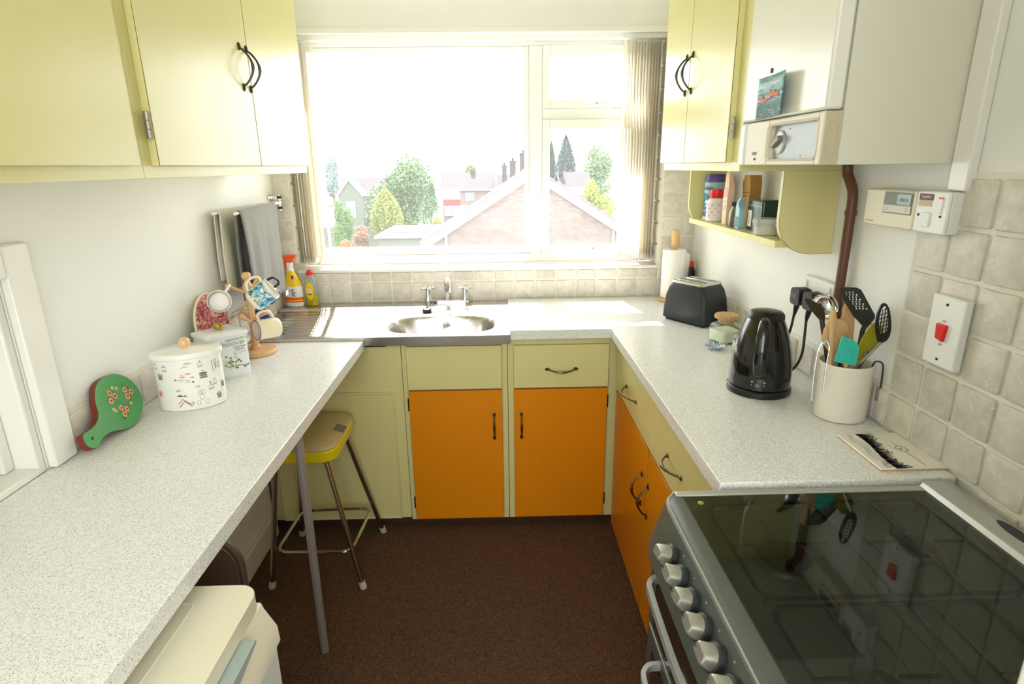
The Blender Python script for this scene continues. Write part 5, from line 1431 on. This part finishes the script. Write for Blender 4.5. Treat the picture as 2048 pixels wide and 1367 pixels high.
def towel(name, lab, mat, p0, p1, front, back, thick, seed, spread):
    """drape over the segment p0->p1 (along the arm); front = side towards room, lengths in m"""
    rs = random.Random(seed); p0, p1 = V(p0), V(p1)
    U, NV = 26, 40
    b = MB(); rows = []
    out = V((1, 0, 0))
    for j in range(NV + 1):
        row = []
        s_ = -back + (front + back) * j / NV
        for i in range(U + 1):
            q = i / U
            c = p0.lerp(p1, q)
            rad = .0100
            arc = rad * PI / 2
            if abs(s_) < arc:
                a = s_ / rad; pos = c + V((math.sin(a) * rad, 0, math.cos(a) * rad))
            else:
                d = abs(s_) - arc; sg = 1 if s_ > 0 else -1
                fall = min(1, d / .15)
                fold = .0060 * math.sin(q * 14 + seed) * fall + .004 * math.sin(q * 31 + seed * 2) * fall
                pos = c + V((sg * (rad + spread * (fall ** .7) * (.25 + .75 * q) * (1 if sg > 0 else .35)) + fold, 0, -d * (1 + .01 * math.sin(q * 9))))
                pos.y += (q - .5) * -.02 * fall
            row.append(b.bm.verts.new(pos))
        rows.append(row)
    for a_, c_ in zip(rows, rows[1:]):
        for i in range(U): b.bm.faces.new((a_[i], a_[i + 1], c_[i + 1], c_[i]))
    tt = thing(name, lab, 'towel', p0)
    edge = [r[-1].co.copy() for r in rows]; bot_ = [v.co.copy() for v in rows[-1]]
    b.build('cloth', mat, tt, solid=thick)
    MB().tube(edge, .0028, 6).build('hem', 'hem' if mat == 'towel2' else mat, tt)
    return tt
towel('towel', 'pale towel folded over the inner arm of the towel rail', 'towel2', (-1.0035, -.22, 1.3865), (-1.0115, -.650, 1.3835), .30, .26, .003, 2, .001)
tw = towel('towel', 'grey waffle towel folded over the outer arm of the towel rail', 'towel1', (-.975, -.19, 1.3865), (-.947, -.625, 1.3805), .385, .34, .004, 5, .016)
part('care_tag', 'bar', tw, -.953, -.951, -.235, -.205, .988, 1.010)

# ------------------------------------------------------------------ stool
t = thing('bar_stool', 'yellow-banded tan stool on chrome legs under the breakfast bar', 'stool', (-.70, -.76, 0))
sx0, sx1, sy0, sy1, sz = -.870, -.596, -.935, -.606, .576
def srr(o, z, r=.055): return [V((x, y, z)) for x, y in rrect(sx0 - o, sx1 + o, sy0 - o, sy1 + o, r, 8)]
MB().loft([srr(-.006, sz - .052), srr(0, sz - .049), srr(.001, sz - .015), srr(-.002, sz - .011)]).build('seat_band', 'yelband', t)
ct = MB().loft([srr(-.003, sz - .0108), srr(-.001, sz - .006), srr(-.008, sz + .004, .05), srr(-.03, sz + .012, .04), srr(-.08, sz + .016, .02)]).build('cushion', 'tan', t)
m_ = Matrix.Translation((-.614, -.770, sz + .0072)) @ Matrix.Rotation(math.radians(20), 4, 'Y')
label(MB().box(-.019, .019, -.028, .028, 0, .0014, m_).build('tape_patch', 'tape', t), 'grey tape patch on the edge of the seat')
feet = [(-.885, -.934), (-.535, -.948), (-.524, -.590), (-.876, -.600)]
tops = [(-.825, -.885), (-.645, -.885), (-.628, -.675), (-.81, -.68)]
at_z = lambda i, z: V((feet[i][0] + (tops[i][0] - feet[i][0]) * z / .52, feet[i][1] + (tops[i][1] - feet[i][1]) * z / .52, z))
for i in range(4):
    lg = MB().tube([at_z(i, .012), at_z(i, .516)], .0095, 12).build('leg', 'dullchrome', t)
    d_ = (at_z(i, .03) - at_z(i, 0)).normalized()
    f0 = at_z(i, .001)
    MB().tube([f0, f0 + V((0, 0, .004)), f0 + d_ * .026], [.0125, .014, .0125], 14).build('foot_cap', 'foot', lg)
cn = [at_z(i, .142) for i in range(4)]
cm = sum(cn, V()) / 4
ring = []
for i in range(4):
    p, q, n_ = cn[i], cn[(i + 1) % 4], cn[i - 1]
    pi = p + (cm - p).normalized() * .012
    e1 = (n_ - p).normalized(); e2 = (q - p).normalized()
    for k in range(7):
        tt_ = k / 6; a_ = pi + e1 * .05; c_ = pi + e2 * .05
        ring.append(a_ * (1 - tt_) ** 2 + pi * 2 * tt_ * (1 - tt_) + c_ * tt_ ** 2)
MB().tube(ring, .0065, 10, closed=True).build('foot_rail', 'chrome', t)

# ------------------------------------------------------------------ freezer and folded chair under the bar
t = thing('undercounter_freezer', 'small cream-topped freezer standing under the breakfast bar', 'freezer', (-.7, -2.2, 0))
part('body', 'fridgedoor', t, -.99, -.475, -2.465, -1.925, .015, .765, bev=.004)
tp2 = MB().prism(rrect(-.995, -.448, -2.475, -1.918, .035, 6, (1, 0, 0, 1)), 'z', .766, .800).build('top', 'fridge', t, bev=.006)
MB().tube([(x, y, .8003) for x, y in rrect(-.95, -.545, -2.43, -1.965, .012)], .0013, 6, closed=True).build('top_groove', 'fridge', tp2)
dr = part('door', 'fridgedoor', t, -.474, -.432, -2.468, -1.922, .03, .665, bev=.006)
hd_ = MB().prism([(-.474, .667), (-.432, .667), (-.424, .680), (-.426, .712), (-.446, .752), (-.450, .764), (-.474, .764)], 'y', -2.468, -1.922).build('door_cap', 'fridge', t, bev=.003)
MB().prism(smooth_poly([(-2.45, .764), (-2.10, .764), (-1.985, .763), (-2.09, .742), (-2.25, .712), (-2.45, .690)], 1), 'x', -.452, -.4245).build('handle_recess', 'recess', hd_)
t = thing('folding_chair', 'folded brown chair stored between the freezer and the bar leg', 'chair', (-.72, -1.75, 0))
MB().prism([(x, z) for x, z in rrect(-.905, -.566, .500, .783, .065, 8)], 'y', -1.764, -1.742).build('backrest', 'chairb', t, bev=.008)
fr_ = [(x, -1.752, z) for x, z in [(-.562, .01), (-.562, .5)] + [p for p in rrect(-.909, -.562, .45, .787, .068, 8)][0:18] + [(-.909, .5), (-.909, .01)]]
MB().tube(fr_, .0075, 10).build('frame', 'chairb', t)
MB().prism(rrect(-.89, -.585, .10, .44, .05, 6), 'y', -1.738, -1.715).build('seat', 'chairb', t, bev=.006)
for x in (-.90, -.575): MB().tube([(x, -1.726, .01), (x, -1.726, .48)], .0085, 10).build('leg', 'dullchrome', t)
MB().tube([(-.909, -1.740, .3), (-.562, -1.740, .3)], .006, 8).build('hinge_bar', 'dullchrome', t)

# ------------------------------------------------------------------ vertical blind
t = thing('vertical_blind', 'cream vertical blind drawn back to both sides of the window', 'blind', (-.1, .04, 1.08))
part('headrail', 'white', t, -.955, .770, .022, .062, 2.070, 2.096, bev=.003)
for x in (-.55, -.1, .35): part('rail_clip', 'white', t, x - .008, x + .008, .018, .066, 2.0955, 2.0995)
def vane_mesh():
    b = MB(); rows = []
    for z in (0, .03, .5, .97):
        rows.append([b.bm.verts.new((.004 * (1 - (2 * i / 6 - 1) ** 2), .0445 * (2 * i / 6 - 1), z)) for i in range(7)])
    for a_, c_ in zip(rows, rows[1:]):
        for i in range(6): b.bm.faces.new((a_[i], a_[i + 1], c_[i + 1], c_[i]))
    me = bpy.data.meshes.new('vane'); b.bm.to_mesh(me); b.bm.free(); me.materials.append(M['vane'])
    me.polygons.foreach_set('use_smooth', [True] * len(me.polygons)); return me
vm = vane_mesh()
def weight_mesh():
    b = MB().box(-.0012, .0012, -.040, .040, 0, .028); me = bpy.data.meshes.new('vane_weight'); b.bm.to_mesh(me); b.bm.free(); me.materials.append(M['bead']); return me
wm = weight_mesh()
xs_all = []
def vane(x, y, rz):
    o = bpy.data.objects.new('vane', vm); C.objects.link(o); o.parent = t
    o.matrix_parent_inverse = Matrix.Translation(-t.location)
    o.location = (x, y, 1.092); o.rotation_euler = (0, 0, rz)
    w_ = bpy.data.objects.new('vane_weight', wm); C.objects.link(w_); w_.parent = o; w_.location = (.003, 0, .002)
for k in range(11): vane(.742 - .0138 * k, .040 + R.uniform(-.002, .002), math.radians(-4 + R.uniform(-2, 2)))
vane(.588, .044, math.radians(-22))
for k in range(7): vane(-.940 + .0142 * k + (.012 if k > 4 else 0), .040 + R.uniform(-.003, .003), math.radians(8 + R.uniform(-4, 4)))
vane(-.812, .046, math.radians(24))
b = MB()
for xs in ([.742 - .0138 * k for k in range(11)], [-.940 + .0142 * k for k in range(8)]):
    for yo in (.002, .078):
        for a_, c_ in zip(xs, xs[1:]):
            for k in range(5):
                q = k / 4; b.sphere((a_ + (c_ - a_) * q, yo, 1.094 - .010 * math.sin(PI * q)), .0013, 5)
for z in range(60): b.sphere((.752, .012, 1.12 + z * .0155), .0014, 5)
o_ = b.build('bead_chain', 'bead', t); o_['kind'] = 'stuff'
part('cord_weight', 'dullchrome', t, .758, .766, .008, .016, 1.135, 1.21, bev=.002)

# ------------------------------------------------------------------ outside
tag(bx(-80, 80, 8, 260, -7.6, -7.4).build('ground', 'ground', None), kind='structure')
def leaf_blob(b, c, rx, ry, rz, n, s, rs, shape='round'):
    for _ in range(n):
        while True:
            p = V((rs.uniform(-1, 1), rs.uniform(-1, 1), rs.uniform(-1, 1)))
            if .35 < p.length < 1: break
        if shape == 'cone':
            h_ = (p.z + 1) / 2; k = (1 - h_) ** .42 * 1.05; p.x *= k; p.y *= k
        q = V(c) + V((p.x * rx, p.y * ry, p.z * rz))
        n1 = V((rs.gauss(0, 1), rs.gauss(0, 1), rs.gauss(0, 1))).normalized(); n2 = n1.cross(V((rs.gauss(0, 1), rs.gauss(0, 1), 1))).normalized()
        z_ = s * rs.uniform(.6, 1.4)
        b.bm.faces.new([b.bm.verts.new(q + n1 * z_ * a_ + n2 * z_ * c_) for a_, c_ in ((-1, 0), (0, -.7), (1, 0), (0, .7))])
LC = {}
def leafmat(c):
    if c not in LC: LC[c] = pm('foliage %d' % len(LC), tuple(v * .85 for v in c), .8, var=.35, vscale=.6 * 3)
    return LC[c]
def tree(name, lab, cat, x, y, z0, ztop, rx, col, blobs, s, seed, shape='round', group='trees and bushes outside', trunk=True):
    rs = random.Random(seed)
    t = thing(name, lab, cat, (x, y, z0), group=group)
    b = MB(); hgt = ztop - z0
    for k in range(blobs):
        q = k / max(1, blobs - 1)
        cx_ = x + rs.uniform(-.45, .45) * rx; cy_ = y + rs.uniform(-.4, .4) * rx; cz_ = z0 + hgt * (.30 + .55 * q)
        rr__ = rx * (.75 if shape == 'round' else 1)
        if shape == 'cone': leaf_blob(b, (x, y, z0 + hgt / 2), rx, rx, hgt / 2, 9000, s * .5, rs, 'cone'); break
        leaf_blob(b, (cx_, cy_, cz_), rr__ * (1 - .4 * q), rr__ * (1 - .4 * q), hgt * .26, 1400, s * .5, rs)
    b.build('foliage', leafmat(col), t, smooth=False)
    if trunk: MB().tube([(x, y, z0 - 1.5), (x + .1, y, z0 + hgt * .55)], [rx * .10, rx * .05], 8).build('trunk', 'bark', t)
    return t
tree('leafy_tree', 'big light green leafy tree in the middle of the view', 'tree', -9.2, 57, -5.2, 2.0, 3.5, (104, 138, 84), 12, .24, 1)
tree('yellow_conifer', 'yellow-green conifer in front of the big leafy tree', 'tree', -9.65, 49.5, -4.9, -.02, 1.75, (160, 172, 74), 1, .16, 2, 'cone')
tree('garden_tree', 'small green tree at the left edge of the view', 'tree', -12.2, 45, -5.2, -1.3, .95, (120, 160, 80), 5, .15, 3)
tree('reddish_bush', 'low reddish bush below the left-hand house', 'bush', -10.1, 42, -4.6, -2.8, 1.0, (170, 130, 96), 4, .12, 4, trunk=False)
tree('golden_bush', 'small golden bush at the foot of the big tree', 'bush', -5.3, 50, -5.2, -2.9, .9, (206, 186, 60), 3, .12, 5, trunk=False)
tree('orange_bush', 'orange-flowered bush at the bottom left of the view', 'bush', -10.0, 36, -4.6, -3.1, .8, (226, 150, 90), 3, .1, 6, trunk=False)
tree('dark_conifer', 'tall dark blue-green conifer seen through the right-hand pane', 'tree', 12.7, 110, -6, 6.9, 2.5, (92, 116, 116), 1, .35, 7, 'cone')
tree('dark_conifer', 'shorter dark conifer to the left of the tall one', 'tree', 10.9, 120, -6, 6.3, 1.4, (84, 110, 100), 1, .3, 8, 'cone')
tree('far_tree', 'pale distant tree right of the tall conifer', 'tree', 22, 130, -6, 4.6, 4.2, (150, 180, 130), 6, .45, 9)  # leaf colour paled to imitate haze over distance
tree('yellow_shrub', 'yellow-green shrub to the right of the gable', 'bush', 7.2, 40, -4.6, .1, 1.25, (180, 190, 70), 6, .16, 10)
tree('far_tree', 'bluish distant tree at the left edge of the view', 'tree', -41, 150, -6, 3.2, 2.2, (176, 196, 200), 5, .5, 11)  # distance haze is put into the pale bluish leaf colour
tree('roof_tree', 'light green tree behind the far house roof', 'tree', -5.0, 100, -4, 1.3, 2.3, (140, 176, 96), 4, .35, 12)
tree('hedge_tree', 'green shrub beside the far white and red house', 'bush', -9.9, 86, -6, -.9, 1.0, (110, 146, 80), 4, .25, 13)
# near gable
g = thing('brick_gable_house', 'brick gable end with white bargeboards close to the window', 'house', (1.3, 20, -7.4))
ax0, az = 1.33, 1.42
lx, lz, rx_, rz_ = -2.95, -1.30, 5.45, -1.20
sl, sr = (az - lz) / (ax0 - lx), (az - rz_) / (rx_ - ax0)
core = [(lx + .35, -7.4), (lx + .35, lz + .18), (ax0, az - .12), (rx_ - .35, rz_ + .18), (rx_ - .35, -7.4)]
wl = MB().prism(core, 'y', 20.06, 22.3).build('gable_wall', 'mortar', g, smooth=False)
b = MB(); rs = random.Random(4); spots = []
z = -3.0; row = 0
while z < az - .35:
    x = lx + .4 - (.1125 if row % 2 else 0)
    while x < rx_ - .4:
        zt = az - .14 - (ax0 - x) * sl if x < ax0 else az - .14 - (x + .2 - ax0) * sr
        if z + .065 < zt and x > lx + .36: spots.append((x, z))
        x += .22
    z += .075; row += 1
spots.sort(key=lambda p: abs(p[0] - .9) * .45 + abs(p[1] + .15) + (2 if p[1] < -1.3 else 0))
bm_ = bmesh.new(); bmesh.ops.create_cube(bm_, size=1); bmesh.ops.scale(bm_, vec=(.208, .024, .062), verts=bm_.verts[:])
bme = bpy.data.meshes.new('brick'); bm_.to_mesh(bme); bm_.free(); bme.materials.append(M['brick'])
for k, (x, z) in enumerate(spots):
    if k < 300:
        o_ = bpy.data.objects.new('brick', bme); C.objects.link(o_); o_.parent = wl
        o_.location = (x + .104, 20.055 + rs.uniform(-.004, .004), z + .031)
    else: b.box(x, x + .208, 20.04 + rs.uniform(0, .006), 20.065, z, z + .062)
o_ = b.build('brickwork', 'brick', wl, smooth=False); o_['kind'] = 'stuff'
def slope(x0_, z0_, x1_, z1_, nm, mat, th, y0_, y1_, off=0):
    d = V((x1_ - x0_, z1_ - z0_)).normalized(); n_ = V((-d.y, d.x));  n_ = n_ if n_.y > 0 else -n_
    p = [V((x0_, z0_)) + n_ * off, V((x1_, z1_)) + n_ * off, V((x1_, z1_)) + n_ * (off + th), V((x0_, z0_)) + n_ * (off + th)]
    return MB().prism([(q.x, q.y) for q in p], 'y', y0_, y1_).build(nm, mat, g, smooth=False)
slope(lx, lz, ax0, az, 'roof_slope', 'roof', .09, 19.85, 22.4, .0); slope(ax0, az, rx_, rz_, 'roof_slope', 'roof', .09, 19.85, 22.4, .0)
slope(lx - .02, lz, ax0, az, 'bargeboard', 'fascia', .24, 19.80, 19.85, -.25); slope(ax0, az, rx_, rz_, 'bargeboard', 'fascia', .24, 19.80, 19.85, -.25)
b = MB(); n_ = 15
for (xa, za, xb, zb_) in ((lx, lz, ax0, az), (rx_, rz_, ax0, az)):
    for k in range(n_):
        q = k / n_; x_ = xa + (xb - xa) * q; z_ = za + (zb_ - za) * q
        dx_, dz_ = (xb - xa) / n_, (zb_ - za) / n_
        for j in range(8):
            y_ = 19.83 + j * .32
            b.prism([(x_, z_ + .10), (x_ + dx_ * 1.05, z_ + dz_ * 1.05 + .10), (x_ + dx_ * 1.05, z_ + dz_ * 1.05 + .115), (x_, z_ + .14)], 'y', y_, y_ + .31)
o_ = b.build('roof_tile', 'roof2', g, smooth=False); o_['kind'] = 'stuff'
MB().tube([(lx + .95, 19.98, -3.2), (lx + .95, 19.98, -.95)], .05, 8).build('downpipe', 'fascia', g)
MB().tube([(rx_ - 1.0, 19.98, -3.2), (rx_ - 1.0, 19.98, -.90)], .045, 8).build('downpipe', 'fascia', g)
def house(nm, lab, x0_, x1_, y_, zb_, ze, zr, mat, gable=None, dep=7):
    t = thing(nm, lab, 'house', ((x0_ + x1_) / 2, y_, zb_), group=None)
    part('wall', mat, t, x0_ + .3, x1_ - .3, y_, y_ + dep, zb_, ze)
    MB().prism([(y_ - .4, ze - .1), (y_ + dep / 2, zr), (y_ + dep + .4, ze - .1), (y_ + dep / 2, zr - .25)], 'x', x0_, x1_).build('roof', 'roof3', t, smooth=False)
    part('fascia_board', 'fascia', t, x0_, x1_, y_ - .46, y_ - .40, ze - .22, ze - .04)
    return t
def win(t, x0_, x1_, y_, z0_, z1_):
    f = MB(); frame(f, x0_, x1_, z0_, z1_, (.1, .1, .1, .1), y_ - .08, y_)
    f.box((x0_ + x1_) / 2 - .04, (x0_ + x1_) / 2 + .04, y_ - .07, y_, z0_ + .1, z1_ - .1)
    w_ = f.build('window', 'fascia', t, smooth=False)
    part('pane', 'wglass', w_, x0_ + .1, x1_ - .1, y_ - .03, y_ - .01, z0_ + .1, z1_ - .1)
h1 = house('stone_fronted_house', 'pale-gabled house at the left of the view', -21, -12.5, 77, -7.4, -1.8, .25, 'brick')
MB().prism([(-20.3, -7.4), (-20.3, -1.6), (-18.85, .15), (-17.3, -1.7), (-17.3, -7.4)], 'y', 75, 77.3).build('front_gable', 'render', h1, smooth=False)
MB().prism([(-20.6, -1.85), (-18.85, .32), (-17.0, -1.85), (-17.2, -1.95), (-18.85, .05), (-20.4, -1.95)], 'y', 74.8, 77.4).build('gable_roof', 'fascia', h1, smooth=False)
win(h1, -16.4, -14.6, 77, -3.9, -2.3); win(h1, -16.6, -14.4, 77, -6.9, -5.2); win(h1, -19.4, -18.3, 75, -4.6, -2.6)
part('porch_roof', 'fascia', h1, -17.2, -13, 75.6, 77, -4.6, -4.4)
h2 = house('white_and_red_house', 'far house with white and red cladding and a grey roof', -8.2, -.2, 85, -7.4, -1.55, .62, 'brick')
part('upper_cladding', 'fascia', h2, -7.8, -5.4, 84.9, 85.0, -3.0, -1.75); part('red_cladding', 'redpanel', h2, -7.8, -5.4, 84.9, 85.0, -3.9, -3.0); part('porch', 'fascia', h2, -7.7, -4.4, 84.6, 85, -5.3, -3.9)
win(h2, -7.1, -6.3, 84.55, -5.2, -4.0); win(h2, -4.6, -3.4, 85, -3.2, -2.1)
part('chimney', 'chimney', h2, -3.9, -3.3, 88, 88.8, .2, 1.1)
h3 = house('terraced_house', 'far house roof between the first house and the gable', -.1, 6.2, 82, -7.4, -2.3, .35, 'brick')
win(h3, .6, 1.6, 82, -3.9, -2.8)
for (x_, z0_, z1_, w_) in ((.33, .9, 1.60, .2), (.70, 1.0, 1.80, .26), (1.17, 1.2, 2.12, .30)):
    cm_ = thing('chimney_stack', {.33: 'shortest chimney stack behind the gable roof', .70: 'middle chimney stack with pots behind the gable roof', 1.17: 'tallest chimney stack behind the gable roof'}[x_], 'chimney', (x_, 24, z0_ - 8))
    part('stack', 'chimney', cm_, x_ - w_ / 2, x_ + w_ / 2, 24, 24.4, z0_ - 8.3, z1_ - .12); part('cap', 'chimney', cm_, x_ - w_ / 2 - .03, x_ + w_ / 2 + .03, 23.97, 24.43, z1_ - .12, z1_ - .04)
    MB().lathe([(.05, z1_ - .04), (.045, z1_ + .08)], 10, center=(x_, 24.2, 0)).build('pot', 'chimney', cm_)
h4 = house('right_hand_house', 'house with a white upper wall seen through the right-hand pane', 8.4, 13.0, 80, -7.4, -1.3, .65, 'brick')
part('upper_cladding', 'fascia', h4, 9.2, 12.0, 79.9, 80.0, -2.4, -1.35)
part('chimney', 'chimney', h4, 8.6, 9.2, 82, 82.8, .2, 1.4)
t = thing('flat_roof_garage', 'flat-roofed garage with white boards beside the gable', 'garage', (-6.5, 40, -7.4))
part('wall', 'render', t, -8.7, -3.6, 40.2, 46, -7.4, -3.35); part('roof', 'fascia', t, -8.9, -3.4, 40, 46.2, -3.35, -3.2); part('upper_roof', 'fascia', t, -8.4, -3.6, 42, 46, -3.1, -2.98); part('roof_gap', 'roof', t, -8.3, -3.7, 42.1, 45.9, -3.2, -3.1)
t = thing('garden_wall', 'long pale garden wall at the foot of the trees', 'wall', (-9, 60, -7.4)); part('wall', 'render', t, -24, 14, 60, 60.3, -7.4, -4.4)
